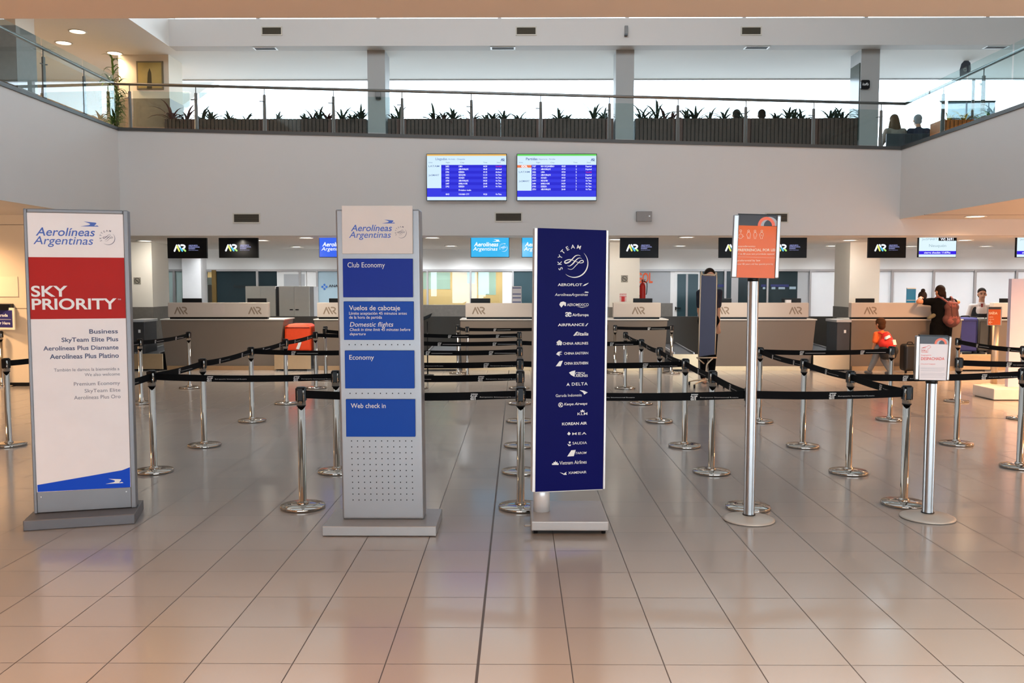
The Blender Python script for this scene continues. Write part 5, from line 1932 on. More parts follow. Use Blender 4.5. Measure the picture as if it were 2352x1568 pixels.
# planter at the right end, orange brown wood
YR = 17.4
planter('orange brown planter behind the right side railing', X_(2152, YR), X_(2226, YR), YR, WOODO, Z_(276, YR), None)
planter('brown planter at the right end behind the side railing', X_(2229, YR), X_(2290, YR), YR, WOODO, Z_(278, YR), None)
for i, (x, s_, m_, lab) in enumerate(((2166, .8, LEAFO, 'yellow green spiky plant left in the orange brown planter'), (2201, 1.15, LEAFO, 'larger yellow green spiky plant right in the orange brown planter'),
                                     (2242, .95, LEAFY, 'bright green spiky plant left in the brown end planter'), (2262, 1.2, LEAFY, 'taller bright green spiky plant right in the brown end planter'))):
    plant(lab, X_(x, YR + .2), YR + .2, Z_(277, YR) - .03, 15, .32 * s_ + .03, .028, (.3, 1.4), m_, 90 + i)
# low glass screen behind them
t = thing('glass_screen', 'low pale blue glass screen with dark top rail at the right of the gallery', 'screen', (X_(2215, 18.6), 18.6, ZF))
a, b = X_(2164, 18.6), X_(2271, 18.6)
MB().box(a, b, 18.6, 18.612, ZF + .02, Z_(236, 18.6)).build('pane', mat('pale_blue_screen', (170, 206, 226), .2, var=.03), t)
MB().box(a, b, 18.58, 18.63, Z_(236, 18.6), Z_(233, 18.6)).build('top_rail', BLACK, t)
# rounded flag sign
X, Y = X_(2219, 18.2), 18.2
t = thing('flag_sign', 'dark rounded flag sign on a pole at the right of the gallery', 'sign', (X, Y, ZF))
pl = Plane((0, Y, 0))
pg = [pl.px(*p) for p in ((2205, 186), (2205, 160), (2209, 146), (2216, 138.5), (2223, 138), (2229, 144), (2230, 158), (2228, 172), (2206, 184))]
pn = MB().prism(pl, pg, -.02, 0).build('panel', mat('slate_panel', (70, 76, 90), .5), t)
MB().stroke(pl, [pl.px(*p) for p in circ(2216.5, 160, 3.2, 14)], .02, .002, False).build('emblem', GRYL, pn)
MB().lathe([(.16, ZF), (.16, ZF + .02), (.03, ZF + .03), (.03, Z_(182, Y))], (X_(2222, Y), Y + .03, 0), 14).build('pole', ALU, t)

# tall plant in a pot at the left corner of the gallery, framed picture on the cream column
X, Y = X_(274, 16.6), 16.6
t = thing('tall_potted_plant', 'tall green leafy plant in a pot at the left corner of the gallery', 'plant', (X, Y, ZF))
MB().lathe([(.16, ZF), (.21, ZF + .42), (.23, ZF + .42), (.23, ZF + .46), (.20, ZF + .46), (.20, ZF + .42)], (X, Y, 0), 20).build('pot', mat('dark_pot', (60, 58, 60), .5), t)
m = MB()
rnd = random.Random(3)
stems = ((0, 0, 1.95), (-.10, .05, 1.62), (.09, -.04, 1.5), (-.04, -.09, 1.15), (.05, .1, 1.3))
for dx, dy, hh in stems:
    m.tube([(X + dx * .4, Y + dy * .4, ZF + .4), (X + dx, Y + dy, ZF + hh)], [.016, .008], 6)
m.build('stem', mat('brown_green_stem', (98, 92, 44), .7), t)
m = MB()
for dx, dy, hh in stems:
    for q in range(9):
        f = .35 + .65 * q / 8
        rosette(m, (X + dx * f, Y + dy * f, ZF + .4 + (hh - .4) * f), 4, .26, .026, (.3, 1.3), rnd, .7)
m.build('foliage', mat('fresh_green_leaf', (82, 112, 40), .45, var=.35, scale=9), t)
Yp = 17.6
pl = Plane((0, Yp, 0))
a, b = pl.px(316, 206), pl.px(375, 141)
t = thing('framed_picture', 'framed yellow and dark picture on the cream gallery column', 'picture', ((a[0] + b[0]) / 2, Yp, a[1]))
MB().rect(pl, a[0], a[1], b[0], b[1], 0, .03).build('frame', mat('pewter_frame', (120, 112, 92), .35, .4), t)
MB().rect(pl, a[0] + .03, a[1] + .03, b[0] - .03, b[1] - .03, .03, .032).build('picture', mat('ochre_picture', (176, 156, 96), .2, var=.35, scale=3), t)
MB().prism(pl, [pl.px(*p) for p in ((339, 205), (341, 168), (345, 157), (349, 168), (351, 205))], .032, .034).build('dark_figure', mat('dark_picture_tone', (64, 58, 36), .3), t)
# ================================================================ people and bags
SKIN = mat('skin', (206, 150, 118), .5, var=.05)
SKINW = mat('tanned_skin', (198, 132, 92), .5, var=.05)
HAIR = mat('dark_brown_hair', (40, 26, 18), .8, spec=.15, var=.3, scale=30)
HAIRB = mat('light_brown_hair', (98, 74, 52), .8, spec=.15, var=.3, scale=30)
HAIRG = mat('grey_hair', (150, 152, 154), .8, spec=.15, var=.3, scale=30)
EYEM = mat('dark_eye', (24, 18, 16), .2)


def soft(o, vox=.012, it=4):
    r = o.modifiers.new('skin', 'REMESH')
    r.mode = 'VOXEL'
    r.voxel_size = vox
    r.use_smooth_shade = True
    s_ = o.modifiers.new('soften', 'SMOOTH')
    s_.factor, s_.iterations = .5, it
    return o


V = Vector


def limb(mb, p, r):
    for i in range(len(p) - 1):
        mb.capsule(p[i], r[i], p[i + 1], r[i + 1])


def hand(mb, wrist, elbow, k=1.0, curl=.5, palm_n=(0, 0, -1)):
    """palm, four bent fingers of different lengths and a thumb from the side of the palm"""
    w, e = V(wrist), V(elbow)
    d = (w - e).normalized()
    n = (V(palm_n) - d * V(palm_n).dot(d)).normalized()
    s_ = d.cross(n)
    mb.capsule(w + d * .01 * k, .022 * k, w + d * .06 * k, .030 * k)
    for i, (o, l) in enumerate(((-.030, .066), (-.010, .078), (.011, .074), (.030, .058))):
        b = w + d * .075 * k + s_ * o * k
        mid = b + (d * math.cos(curl * .6) + n * math.sin(curl * .6)) * l * .55 * k
        tip = mid + (d * math.cos(curl * 1.6) + n * math.sin(curl * 1.6)) * l * .5 * k
        mb.capsule(b, .0095 * k, mid, .0088 * k, 8, 3)
        mb.capsule(mid, .0088 * k, tip, .0075 * k, 8, 3)
    b = w + d * .03 * k - s_ * .028 * k
    mid = b + (d * .7 - s_ * .6 + n * .3).normalized() * .035 * k
    mb.capsule(b, .011 * k, mid, .010 * k, 8, 3)
    mb.capsule(mid, .010 * k, mid + (d * .9 - s_ * .1 + n * .3).normalized() * .03 * k, .008 * k, 8, 3)


def head(mb, c, k=1.0, yaw=0.0, nod=0.0):
    """skull, jaw, nose, ears; +y is the face before yaw"""
    R = Matrix.Rotation(yaw, 3, 'Z') @ Matrix.Rotation(nod, 3, 'X')
    c = V(c)
    T = lambda x, y, z: c + R @ V((x, y, z)) * k
    mb.ball(T(0, -.008, .022), .076 * k, .094 * k, .092 * k, rot=R)
    mb.ball(T(0, .022, -.05), .056 * k, .066 * k, .066 * k, rot=R)
    mb.ball(T(0, .052, -.092), .028 * k, .026 * k, .022 * k, rot=R)
    mb.capsule(T(0, .084, .006), .010 * k, T(0, .102, -.032), .014 * k, 8, 3)
    mb.capsule(T(-.022, .080, -.066), .008 * k, T(.022, .080, -.066), .008 * k, 8, 3)
    mb.capsule(T(-.05, .076, .022), .010 * k, T(.05, .076, .022), .010 * k, 8, 3)
    for s_ in (-1, 1):
        mb.ball(T(s_ * .079, -.004, -.012), .012 * k, .022 * k, .032 * k, 10, 8, R)
    return T, R


def eyes(t, T, k=1.0):
    for s_ in (-1, 1):
        LB(t).ball(T(s_ * .031, .080, .004), .011 * k, .008 * k, .009 * k, 10, 8).build('eye', EYEM, t)


def person(name_label, loc, rotz, kids=False):
    return thing('person', name_label, 'person', loc, rotz)


def place(t):
    """local builders work in the person's own frame: x right, y forward, z up"""
    M = WM[t.name]
    return M


class LB(MB):
    """builder in the local frame of a thing"""

    def __init__(s, t):
        super().__init__()
        s.M = WM[t.name]

    def build(s, *a, **k):
        s.v = [s.M @ p for p in s.v]
        return super().build(*a, **k)


# ---- person leaning on the counter, seen from behind
Yw = 16.78
t = person('person with dark hair tied back, black shirt and pinkish brown backpack leaning on the counter', (X_(2163, Yw), Yw, 0), 0)
b = LB(t)
T, R = head(b, (.0, .07, 1.555), 1.0, .35, -.15)
limb(b, [(0, .03, 1.36), (0, .06, 1.47)], [.06, .052])
b.ball((0, .0, 1.22), .17, .12, .2)
b.ball((0, -.03, .93), .165, .13, .16)
limb(b, [(0, -.02, .95), (0, 0, 1.2)], [.14, .15])
shL, shR = (-.17, .03, 1.36), (.17, .03, 1.36)
elL, elR = (-.42, .04, 1.36), (.36, .08, 1.352)
wrL, wrR = (-.31, .20, 1.42), (.19, .27, 1.37)
for s_, e_, w_2 in ((shL, elL, wrL), (shR, elR, wrR)):
    limb(b, [(0, .02, 1.33), s_, e_, w_2], [.075, .058, .043, .028])
hand(b, wrL, elL, .95, .8)
hand(b, wrR, elR, .95, .8)
for s_ in (-1, 1):
    limb(b, [(s_ * .085, -.03, .90), (s_ * .095, .0, .50), (s_ * .10, -.06, .09)], [.095, .062, .042])
    limb(b, [(s_ * .10, -.08, .05), (s_ * .11, .10, .035)], [.042, .036])
soft(b.build('body', SKINW, t), .011)
c = LB(t)
c.ball((0, .0, 1.22), .185, .138, .215)
c.ball((0, -.03, .98), .185, .15, .20)
limb(c, [(0, -.01, .93), (0, 0, 1.2), (0, .02, 1.35)], [.165, .165, .10])
for s_, e_ in ((shL, elL), (shR, elR)):
    a_ = V(s_) + (V(e_) - V(s_)) * .52
    limb(c, [(0, .02, 1.34), s_, tuple(a_)], [.092, .077, .066])
soft(c.build('shirt', mat('black_cotton', (7, 7, 8), .9, spec=.1, var=.2, scale=40), t), .012)
c = LB(t)
limb(c, [(-.07, -.03, .90), (.07, -.03, .90)], [.135, .135])
for s_ in (-1, 1):
    limb(c, [(s_ * .085, -.03, .90), (s_ * .095, .0, .52)], [.125, .105])
soft(c.build('shorts', mat('black_trouser', (7, 7, 8), .9, spec=.1), t), .013)
c = LB(t)
for s_ in (-1, 1):
    limb(c, [(s_ * .095, .0, .55), (s_ * .10, -.06, .12)], [.072, .050])
soft(c.build('leggings', mat('light_grey_cotton', (168, 166, 164), .9), t), .012)
c = LB(t)
for s_ in (-1, 1):
    limb(c, [(s_ * .10, -.09, .045), (s_ * .11, .11, .04)], [.045, .040])
soft(c.build('shoes', mat('dark_shoe', (40, 38, 38), .6), t), .012)
c = LB(t)
c.ball(T(0, -.018, .03), .084, .098, .098, rot=R)
c.ball(T(0, -.05, -.04), .072, .062, .075, rot=R)
c.capsule(T(.02, -.085, -.03), .035, T(.05, -.07, -.15), .022)
soft(c.build('hair', HAIR, t), .010)
c = LB(t)
c.capsule(V(wrL) + V((-.02, -.03, -.005)), .033, V(wrL) + V((-.012, -.02, -.003)), .033)
c.build('bracelet', mat('pale_bracelet', (226, 222, 214), .4), t)
# her backpack is worn on the back: a thing of its own
bp = thing('backpack', 'pinkish brown backpack worn on the back of the leaning person', 'backpack', (X_(2163, Yw) + .10, Yw - .16, .98), 0)
PINK = mat('pinkish_brown_fabric', (122, 66, 62), .8, var=.2, scale=14)
BRN = mat('brown_fabric', (86, 48, 44), .8, var=.2, scale=14)
c = LB(bp)
c.capsule((0, -.07, .03), .135, (0, -.04, .31), .105)
c.capsule((-.065, -.06, .05), .10, (.065, -.06, .05), .10)
c.capsule((-.05, -.05, .28), .085, (.05, -.05, .28), .085)
soft(c.build('body', BRN, bp), .011)
c = LB(bp)
c.capsule((-.045, -.125, .02), .075, (.045, -.125, .02), .075)
c.capsule((-.03, -.125, .08), .07, (.03, -.125, .08), .07)
soft(c.build('front_pocket', PINK, bp), .010)
c = LB(bp)
c.capsule((-.05, -.085, .345), .052, (.05, -.085, .335), .052)
c.capsule((-.045, -.125, .30), .03, (.045, -.125, .295), .03)
soft(c.build('top_flap', PINK, bp), .010)
c = LB(bp)
c.tube(catmull([(-.02, -.05, .395), (-.015, -.07, .44), (.015, -.07, .44), (.02, -.05, .395)], 5), .009, 8)
for q in (-.05, .05):
    c.tube(catmull([(q, -.135, .345), (q * 1.05, -.165, .27), (q, -.185, .16), (q, -.195, .10)], 5), .008, 6)
c.build('grab_loop', BRN, bp)
for s_ in (-1, 1):
    c = LB(bp)
    c.tube(catmull([(s_ * .06, -.05, .36), (s_ * .10 - .04, .08, .455), (s_ * .13 - .05, .16, .47), (s_ * .15 - .06, .20, .42)], 5), .02, 8)
    c.build('shoulder_strap', PINK, bp)
hb_ = thing('waist_pouch', 'small grey green pouch hanging at the left hip of the leaning person', 'bag', (X_(2136, Yw), Yw - .10, 1.08))
c = LB(hb_)
c.capsule((-.05, 0, -.03), .035, (.04, 0, .02), .042)
soft(c.build('pouch', mat('grey_green_fabric', (92, 88, 70), .8, var=.2), hb_), .01)

# ---- boy with a red backpack, walking
Yb = 16.35
t = person('boy in orange shirt and grey trousers walking, seen from behind', (X_(2028, Yb), Yb, 0), .25)
b = LB(t)
T, R = head(b, (-.02, .03, .955), .92, .3, 0)
limb(b, [(0, 0, .79), (-.01, .02, .88)], [.042, .04])
b.ball((0, .0, .68), .115, .085, .13)
b.ball((0, -.01, .52), .11, .09, .10)
limb(b, [(0, -.01, .52), (0, 0, .72)], [.095, .095])
for s_, e_, w_2 in (((-.115, 0, .76), (-.155, -.02, .61), (-.145, .05, .47)), ((.115, 0, .76), (.16, .03, .61), (.15, .10, .49))):
    limb(b, [(0, 0, .75), s_, e_, w_2], [.05, .04, .031, .022])
    hand(b, w_2, e_, .7, .6)
lg = (((-.055, 0, .50), (-.085, .06, .29), (-.165, .10, .07)), ((.055, 0, .50), (.075, .02, .28), (.10, -.14, .08)))
for h, k, a in lg:
    limb(b, [h, k, a], [.07, .045, .03])
    limb(b, [(a[0], a[1] - .03, .035), (a[0] - .01, a[1] + .09, .03)], [.032, .028])
soft(b.build('body', SKINW, t), .010)
c = LB(t)
c.ball((0, 0, .67), .128, .098, .15)
limb(c, [(0, -.01, .54), (0, 0, .72), (0, 0, .78)], [.115, .11, .062])
for s_, e_ in (((-.115, 0, .76), (-.155, -.02, .61)), ((.115, 0, .76), (.16, .03, .61))):
    limb(c, [(0, 0, .75), s_, tuple(V(s_) + (V(e_) - V(s_)) * .85)], [.064, .054, .05])
soft(c.build('shirt', mat('orange_cotton', (222, 96, 34), .8, var=.1, scale=30), t), .010)
c = LB(t)
limb(c, [(-.05, -.005, .51), (.05, -.005, .51)], [.095, .095])
for h, k, a in lg:
    limb(c, [h, k, tuple(V(k) + (V(a) - V(k)) * .92)], [.085, .058, .046])
soft(c.build('trousers', mat('grey_cotton', (118, 116, 114), .9, var=.12, scale=30), t), .010)
c = LB(t)
for h, k, a in lg:
    limb(c, [(a[0], a[1] - .035, .036), (a[0] - .01, a[1] + .095, .032)], [.035, .031])
soft(c.build('shoes', mat('grey_shoe', (96, 92, 90), .6), t), .010)
c = LB(t)
c.ball(T(0, -.02, .030), .09 * .92, .106 * .92, .102 * .92, rot=R)
c.ball(T(0, -.045, -.045), .080 * .92, .072 * .92, .078 * .92, rot=R)
soft(c.build('hair', mat('brown_hair', (70, 42, 22), .8, spec=.15, var=.3, scale=30), t), .009)
bp = thing('backpack', 'red and black backpack with white patches worn by the boy', 'backpack', (X_(2034, Yb), Yb - .15, .42), .25)
c = LB(bp)
c.capsule((.0, -.01, .16), .135, (-.01, .02, .30), .09)
c.capsule((-.06, 0, .17), .105, (.06, 0, .17), .105)
soft(c.build('body', mat('bright_red_fabric', (204, 34, 20), .7, var=.12, scale=20), bp), .010)
c = LB(bp)
c.capsule((-.08, -.02, .04), .105, (.10, -.02, .04), .105)
c.capsule((-.07, -.02, -.04), .085, (.09, -.02, -.04), .085)
soft(c.build('lower_pocket', mat('black_fabric', (20, 20, 21), .8), bp), .010)
c = LB(bp)
c.hexa([(.02, -.150, .16), (.10, -.135, .16), (.10, -.10, .16), (.02, -.11, .16), (.01, -.140, .255), (.08, -.125, .255), (.08, -.09, .25), (.01, -.10, .25)])
c.hexa([(-.10, -.105, .26), (-.02, -.12, .30), (-.02, -.06, .30), (-.10, -.05, .26), (-.09, -.085, .30), (-.02, -.09, .34), (-.02, -.05, .34), (-.09, -.04, .30)])
c.build('white_patch', WHITE, bp)
for s_ in (-1, 1):
    c = LB(bp)
    c.tube(catmull([(s_ * .05, .03, .33), (s_ * .085 - .02, .10, .375), (s_ * .095 - .02, .19, .33), (s_ * .10 - .02, .21, .2)], 5), .016, 8)
    c.build('shoulder_strap', mat('bright_red_fabric', (204, 34, 20)), bp)

# ---- agent in waistcoat behind the counter gap, facing the hall
Ya = 19.3
s0 = .93
t = person('agent with short dark hair in black waistcoat, white shirt and red tie behind the counter', (X_(2256, Ya), Ya, 0), math.pi - .38)
b = LB(t)
T, R = head(b, (.0, .03, 1.475), 1.08, 0.1, 0)
limb(b, [(0, 0, 1.24), (0, .01, 1.38)], [.058, .058])
b.ball((0, 0, 1.08), .165, .11, .2)
b.ball((0, 0, .80), .155, .12, .15)
limb(b, [(0, 0, .82), (0, 0, 1.1)], [.13, .14])
arms = (((-.185, 0, 1.2), (-.255, -.02, .93), (-.22, .16, .80)), ((.185, 0, 1.2), (.27, -.02, .94), (.24, .17, .82)))
for s_, e_, w_2 in arms:
    limb(b, [(0, 0, 1.18), s_, e_, w_2], [.07, .055, .042, .028])
    hand(b, w_2, e_, 1.0, .7)
for s_ in (-1, 1):
    limb(b, [(s_ * .085, 0, .78), (s_ * .09, .02, .43), (s_ * .09, -.02, .08)], [.085, .058, .04])
    limb(b, [(s_ * .09, -.04, .04), (s_ * .10, .12, .03)], [.04, .034])
soft(b.build('body', SKIN, t), .010)
eyes(t, T, 1.08)
c = LB(t)
c.ball((0, -.002, 1.08), .178, .118, .21)
limb(c, [(0, 0, .82), (0, 0, 1.1), (0, .005, 1.27)], [.145, .15, .068])
for s_, e_, w_2 in arms:
    limb(c, [(0, 0, 1.18), s_, e_, tuple(V(e_) + (V(w_2) - V(e_)) * .85)], [.085, .07, .058, .045])
soft(c.build('shirt', mat('white_cotton', (226, 214, 208), .85), t), .011)
c = LB(t)
pl_ = [(-.155, 1.235), (-.075, 1.275), (-.05, 1.21), (0, 1.02), (.05, 1.21), (.075, 1.275), (.155, 1.235), (.165, 1.05), (.15, .74), (-.15, .74), (-.165, 1.05)]
c.ball((0, 0, 1.0), .188, .132, .27)
limb(c, [(0, 0, .80), (0, 0, 1.0)], [.152, .158])
for s_ in (-1, 1):
    limb(c, [(s_ * .12, .035, .98), (s_ * .125, .01, 1.19), (s_ * .12, -.05, 1.2)], [.085, .065, .05])
soft(c.build('waistcoat', mat('black_waistcoat', (18, 18, 22), .8), t), .010)
c = LB(t)
c.hexa([(-.022, .128, 1.0), (.022, .128, 1.0), (.022, .150, 1.0), (-.022, .150, 1.0), (-.055, .07, 1.24), (.055, .07, 1.24), (.055, .090, 1.24), (-.055, .090, 1.24)])
c.build('shirt_front', mat('white_cotton', (226, 214, 208), .85), t)
c = LB(t)
c.hexa([(-.03, .150, .96), (.03, .150, .96), (.03, .158, .96), (-.03, .158, .96), (-.018, .098, 1.22), (.018, .098, 1.22), (.018, .108, 1.22), (-.018, .108, 1.22)])
c.hexa([(-.016, .098, 1.22), (.016, .098, 1.22), (.016, .112, 1.22), (-.016, .112, 1.22), (-.024, .085, 1.27), (.024, .085, 1.27), (.024, .1, 1.27), (-.024, .1, 1.27)])
c.build('tie', mat('dark_red_tie', (150, 40, 40), .6), t)
c = LB(t)
limb(c, [(-.07, 0, .80), (.07, 0, .80)], [.14, .14])
for s_ in (-1, 1):
    limb(c, [(s_ * .085, 0, .78), (s_ * .09, .02, .43), (s_ * .09, -.02, .09)], [.10, .075, .06])
soft(c.build('trousers', mat('black_trouser', (12, 12, 13)), t), .012)
c = LB(t)
c.ball(T(0, -.022, .048), .082 * 1.08, .094 * 1.08, .086 * 1.08, rot=R)
c.ball(T(0, -.06, -.01), .072 * 1.08, .05 * 1.08, .075 * 1.08, rot=R)
c.capsule(T(-.045, .055, .085), .014, T(.045, .055, .085), .014)
soft(c.build('hair', HAIR, t), .009)
c = LB(t)
for s_ in (-1, 1):
    c.capsule(T(s_ * .018, .092, .024), .005, T(s_ * .046, .083, .026), .004, 8, 3)
c.build('eyebrows', HAIR, t)
c = LB(t)
c.capsule(T(-.02, .087, -.066), .005, T(.02, .087, -.066), .005, 8, 3)
c.build('mouth', mat('lip_tone', (158, 92, 80), .5), t)

# ---- agent with a hair bun bent over the desk, only the head shows above the counter screen
Yn = 18.25
t = person('person with dark hair in a top bun, head bent behind the counter screen', (X_(2118, Yn), Yn, 0), math.pi - .3)
b = LB(t)
T, R = head(b, (0, .10, 1.43), 1.0, 0, -1.05)
limb(b, [(0, 0, 1.24), (0, .04, 1.36)], [.055, .05])
b.ball((0, 0, 1.06), .15, .11, .2)
limb(b, [(0, 0, .8), (0, 0, 1.1)], [.13, .13])
arms = (((-.16, 0, 1.19), (-.21, .08, .97), (-.14, .26, 1.04)), ((.16, 0, 1.19), (.21, .08, .97), (.14, .26, 1.04)))
for s_, e_, w_2 in arms:
    limb(b, [(0, 0, 1.17), s_, e_, w_2], [.065, .05, .04, .026])
    hand(b, w_2, e_, .95, .5)
for s_ in (-1, 1):
    limb(b, [(s_ * .085, 0, .78), (s_ * .09, .02, .43), (s_ * .09, -.02, .08)], [.085, .058, .04])
    limb(b, [(s_ * .09, -.04, .04), (s_ * .10, .12, .03)], [.04, .034])
soft(b.build('body', SKIN, t), .011)
eyes(t, T)
c = LB(t)
c.ball((0, 0, 1.05), .168, .125, .22)
limb(c, [(0, 0, .5), (0, 0, .85), (0, 0, 1.2)], [.15, .15, .09])
for s_, e_, w_2 in arms:
    limb(c, [(0, 0, 1.17), s_, e_], [.08, .066, .055])
soft(c.build('dress', mat('navy_dress', (26, 28, 44), .85), t), .012)
c = LB(t)
c.ball(T(0, -.018, .03), .086, .1, .098, rot=R)
c.ball(T(0, -.05, -.05), .076, .06, .085, rot=R)
soft(c.build('hair', HAIR, t), .01)
c = LB(t)
c.ball(T(0, -.085, .12), .044, .044, .046, rot=R)
soft(c.build('hair_bun', HAIR, t), .009)

# ---- person standing behind the navy display board
Yp = 15.0
t = person('person standing behind the narrow navy display board, only dark hair and an arm showing', (X_(1629, Yp), Yp, 0), math.pi)
zt_ = Z_(617, Yp)
k = zt_ / 1.75
b = LB(t)
T, R = head(b, (.0, .03, 1.63 * k), 1.0 * k, 0, 0)
limb(b, [(0, 0, 1.43 * k), (0, .01, 1.55 * k)], [.058, .055])
b.ball((0, 0, 1.25 * k), .16, .11, .2)
b.ball((0, 0, .95 * k), .15, .12, .15)
limb(b, [(0, 0, .95 * k), (0, 0, 1.3 * k)], [.13, .14])
arms = (((-.17, 0, 1.39 * k), (-.165, -.05, 1.10 * k), (-.155, .06, .88 * k)), ((.16, 0, 1.38 * k), (.15, -.05, 1.10 * k), (.13, .08, .9 * k)))
for s_, e_, w_2 in arms:
    limb(b, [(0, 0, 1.37 * k), s_, e_, w_2], [.065, .05, .042, .028])
    hand(b, w_2, e_, 1.0, .6)
for s_ in (-1, 1):
    limb(b, [(s_ * .075, 0, .93 * k), (s_ * .075, .01, .5 * k), (s_ * .07, -.03, .09)], [.085, .058, .04])
    limb(b, [(s_ * .07, -.04, .04), (s_ * .075, .12, .03)], [.04, .034])
soft(b.build('body', SKIN, t), .011)
c = LB(t)
c.ball((0, 0, 1.24 * k), .168, .125, .22)
limb(c, [(0, 0, .98 * k), (0, 0, 1.3 * k), (0, 0, 1.42 * k)], [.145, .15, .07])
for s_, e_, w_2 in arms:
    limb(c, [(0, 0, 1.37 * k), s_, tuple(V(s_) + (V(e_) - V(s_)) * .7)], [.08, .064, .056])
soft(c.build('shirt', mat('navy_dress', (26, 28, 44), .85), t), .011)
c = LB(t)
limb(c, [(-.06, 0, .95 * k), (.06, 0, .95 * k)], [.13, .13])
for s_ in (-1, 1):
    limb(c, [(s_ * .075, 0, .93 * k), (s_ * .075, .01, .5 * k), (s_ * .07, -.03, .1)], [.098, .072, .055])
soft(c.build('trousers', mat('black_trouser', (12, 12, 13)), t), .012)
c = LB(t)
c.ball(T(0, -.02, .045), .084 * k, .096 * k, .09 * k, rot=R)
c.ball(T(0, -.055, -.02), .072 * k, .052 * k, .08 * k, rot=R)
soft(c.build('hair', HAIR, t), .01)


# ---- people sitting on the gallery
def chair(label, X, Y, rz, grp='dark chairs on the gallery', zb=.86, w=.25):
    t = thing('gallery_chair', label, 'chair', (X, Y, ZF), rz, grp)
    D = mat('dark_chair_shell', (58, 66, 72), .4)
    c = LB(t)
    c.hexa([(-w, -.24, .42), (w, -.24, .42), (w, .24, .44), (-w, .24, .44), (-w, -.24, .46), (w, -.24, .46), (w, .24, .48), (-w, .24, .48)])
    c.build('seat', D, t, .015)
    c = LB(t)
    c.hexa([(-w, -.27, .46), (w, -.27, .46), (w, -.23, .46), (-w, -.23, .46), (-w - .02, -.34, zb), (w + .02, -.34, zb), (w + .02, -.30, zb), (-w - .02, -.30, zb)])
    c.build('backrest', D, t, .015)
    for sx in (-1, 1):
        for sy in (-1, 1):
            c = LB(t)
            c.tube([(sx * (w - .03), sy * .2, .43), (sx * (w - .01), sy * .23, 0)], .013, 8)
            c.build('leg', STEEL, t)
    return t


def sitter(label, X, Y, rz, hairm, shirtm, long_hair=False, hz=1.12, bald=False):
    t = person(label, (X, Y, ZF), rz)
    b = LB(t)
    T, R = head(b, (0, -.04, hz), 1.0, 0, 0)
    limb(b, [(0, -.13, hz - .20), (0, -.08, hz - .10)], [.055, .052])
    b.ball((0, -.12, hz - .36), .165, .11, .2)
    limb(b, [(0, -.08, .60), (0, -.12, hz - .34)], [.14, .14])
    arms = (((-.17, -.12, hz - .24), (-.22, -.04, .74), (-.16, .18, .68)), ((.17, -.12, hz - .24), (.22, -.04, .74), (.16, .18, .68)))
    for s_, e_, w_2 in arms:
        limb(b, [(0, -.12, hz - .26), s_, e_, w_2], [.07, .054, .042, .028])
        hand(b, w_2, e_, 1.0, .7)
    for s_ in (-1, 1):
        limb(b, [(s_ * .09, -.06, .57), (s_ * .10, .36, .53), (s_ * .10, .34, .09)], [.085, .062, .042])
        limb(b, [(s_ * .10, .32, .04), (s_ * .11, .48, .03)], [.04, .034])
    soft(b.build('body', SKIN, t), .012)
    c = LB(t)
    c.ball((0, -.12, hz - .37), .182, .13, .22)
    limb(c, [(0, -.08, .62), (0, -.12, hz - .34), (0, -.12, hz - .2)], [.155, .155, .068])
    for s_, e_, w_2 in arms:
        limb(c, [(0, -.12, hz - .26), s_, e_, tuple(V(e_) + (V(w_2) - V(e_)) * .7)], [.085, .072, .058, .046])
    soft(c.build('shirt', shirtm, t), .012)
    c = LB(t)
    limb(c, [(-.07, -.07, .58), (.07, -.07, .58)], [.11, .11])
    for s_ in (-1, 1):
        limb(c, [(s_ * .09, -.06, .57), (s_ * .10, .36, .53), (s_ * .10, .34, .1)], [.095, .075, .058])
    soft(c.build('trousers', mat('slate_trouser', (48, 52, 60), .9), t), .013)
    c = LB(t)
    if long_hair:
        c.ball(T(0, -.02, .03), .088, .102, .1, rot=R)
        limb(c, [T(0, -.06, 0), T(0, -.085, -.13), T(0, -.09, -.25)], [.085, .10, .085])
        c.capsule(T(-.07, -.04, -.05), .04, T(-.10, -.06, -.22), .045)
        c.capsule(T(.07, -.04, -.05), .04, T(.10, -.06, -.22), .045)
    else:
        c.ball(T(0, -.022, .034), .084, .098, .092, rot=R)
        c.ball(T(0, -.05, -.03), .074, .056, .07, rot=R)
    soft(c.build('hair', hairm, t), .011)
    eyes(t, T)
    return t


Yc = 18.5
zw = Z_(265, Yc) - ZF - .122
Xw, Xm = X_(2040, Yc), X_(2094, Yc)
chair('dark chair under the long haired person on the gallery', Xw, Yc, .02)
chair('dark chair under the grey haired person on the gallery', Xm, Yc, -.04)
sitter('seated person with long light brown hair seen from behind on the gallery', Xw, Yc, .03, HAIRB, mat('beige_grey_knit', (142, 134, 122), .9, var=.2, scale=30), True, zw)
sitter('seated person with grey hair and dark navy shirt seen from behind on the gallery', Xm, Yc, -.05, HAIRG, mat('dark_navy_shirt', (40, 46, 66), .85), False, zw)
for x, lab, rz in ((1683, 'seated person whose dark head shows above the planter, left of two', 0.1), (1742, 'seated person whose dark head shows above the planter, right of two', -.2)):
    Y = 18.6
    chair('dark chair hidden behind the planter, under the %s head' % ('left' if x < 1700 else 'right'), X_(x, Y), Y, rz)
    sitter(lab, X_(x, Y), Y, rz, HAIR, mat('dark_navy_shirt', (40, 46, 66)), False, Z_(253, Y) - ZF - .122)

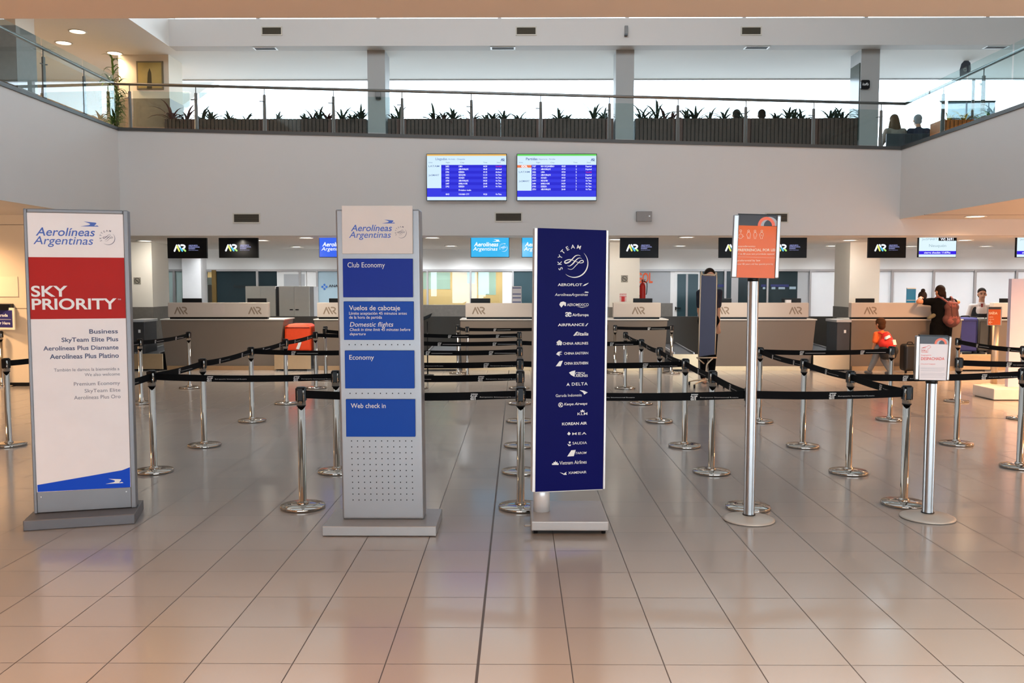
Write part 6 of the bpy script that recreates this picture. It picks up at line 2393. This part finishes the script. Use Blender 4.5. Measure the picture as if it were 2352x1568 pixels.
# ================================================================ luggage
# orange soft suitcase lying on the baggage belt
Ys_ = DY + .55
a, b_ = X_(652, DY + .1), X_(714, DY + .1)
zb = .36
zt = Z_(743, DY + .3)
OR = mat('orange_nylon', (222, 66, 14), .55, var=.1, scale=20)
t = thing('suitcase', 'bright orange soft suitcase with white tag on the baggage belt', 'suitcase', ((a + b_) / 2, DY + .3, zb))
sb = MB().box(a, b_, DY + .05, DY + .6, zb, zt - .03).build('shell', OR, t, .05, 4)
m = MB()
m.hexa([(a + .03, DY + .06, zt - .05), (b_ - .03, DY + .06, zt - .05), (b_ - .03, DY + .58, zt - .05), (a + .03, DY + .58, zt - .05), (a + .08, DY + .1, zt), (b_ - .08, DY + .1, zt), (b_ - .08, DY + .55, zt), (a + .08, DY + .55, zt)])
m.build('lid', OR, t, .03, 3)
m = MB()
for z in (zt - .06, zt - .075):
    m.tube([(a + .03, DY + .045, z), (b_ - .03, DY + .045, z)], .005, 6)
m.build('zipper', mat('dark_orange_trim', (120, 34, 10), .6), t)
c = (a + b_) / 2
m = MB()
m.hexa([(c - .03, DY + .03, zb + .06), (c + .03, DY + .03, zb + .05), (c + .03, DY + .04, zb + .05), (c - .03, DY + .04, zb + .06), (c + .03, DY + .03, zb + .21), (c + .08, DY + .03, zb + .19), (c + .08, DY + .04, zb + .19), (c + .03, DY + .04, zb + .21)])
m.build('luggage_tag', WHITE, t)
# navy and grey upright suitcases on the next belt
for x0, x1, yt_, y, m_, lab in ((2207, 2250, 729, DY + .05, mat('navy_nylon', (36, 44, 112), .5, var=.1), 'navy blue upright suitcase on the baggage belt, left of the grey one'),
                                (2251, 2278, 731, DY + .12, mat('charcoal_nylon', (62, 66, 66), .5, var=.1), 'charcoal upright suitcase on the baggage belt, right of the navy one')):
    a, b_ = X_(x0, y), X_(x1, y)
    zt = Z_(yt_, y)
    t = thing('suitcase', lab, 'suitcase', ((a + b_) / 2, y + .15, .34))
    MB().box(a, b_, y, y + .3, .375, zt).build('shell', m_, t, .035, 4)
    m = MB()
    m.tube([(a + .012, y + .15, .42), (a + .012, y + .15, zt - .04)], .004, 6).tube([(a + .03, y - .002, .45), (a + .03, y - .002, zt - .06), (b_ - .03, y - .002, zt - .06), (b_ - .03, y - .002, .45)], .005, 6)
    m.build('zipper', BLACK, t)
    m = MB()
    m.tube(catmull([((a + b_) / 2 - .08, y + .15, zt - .005), ((a + b_) / 2 - .07, y + .15, zt + .025), ((a + b_) / 2 + .07, y + .15, zt + .025), ((a + b_) / 2 + .08, y + .15, zt - .005)], 4), .009, 8)
    m.build('handle', BLACK, t)
    for q in (a + .05, b_ - .05):
        MB().tube([(q - .015, y + .08, .357), (q + .015, y + .08, .357)], .022, 12).build('wheel', BLACK, t)
# black case beside the leaning person
y = 16.55
a, b_ = X_(2083, y), X_(2112, y)
t = thing('suitcase', 'black rounded case standing on the floor left of the leaning person', 'suitcase', ((a + b_) / 2, y + .15, 0))
MB().box(a, b_ + .05, y, y + .26, .04, Z_(790, y)).build('shell', mat('black_shell', (16, 16, 17), .4), t, .06, 4)
for q in (a + .07, b_):
    MB().tube([(q - .015, y + .1, .025), (q + .015, y + .1, .025)], .025, 12).build('wheel', BLACK, t)
MB().tube(catmull([(a + .1, y + .13, Z_(790, y) - .01), (a + .11, y + .13, Z_(790, y) + .03), (b_ - .05, y + .13, Z_(790, y) + .03), (b_ - .04, y + .13, Z_(790, y) - .01)], 4), .01, 8).build('handle', BLACK, t)
# bottle by the left column
X, Y = X_(331, 16.7), 16.7
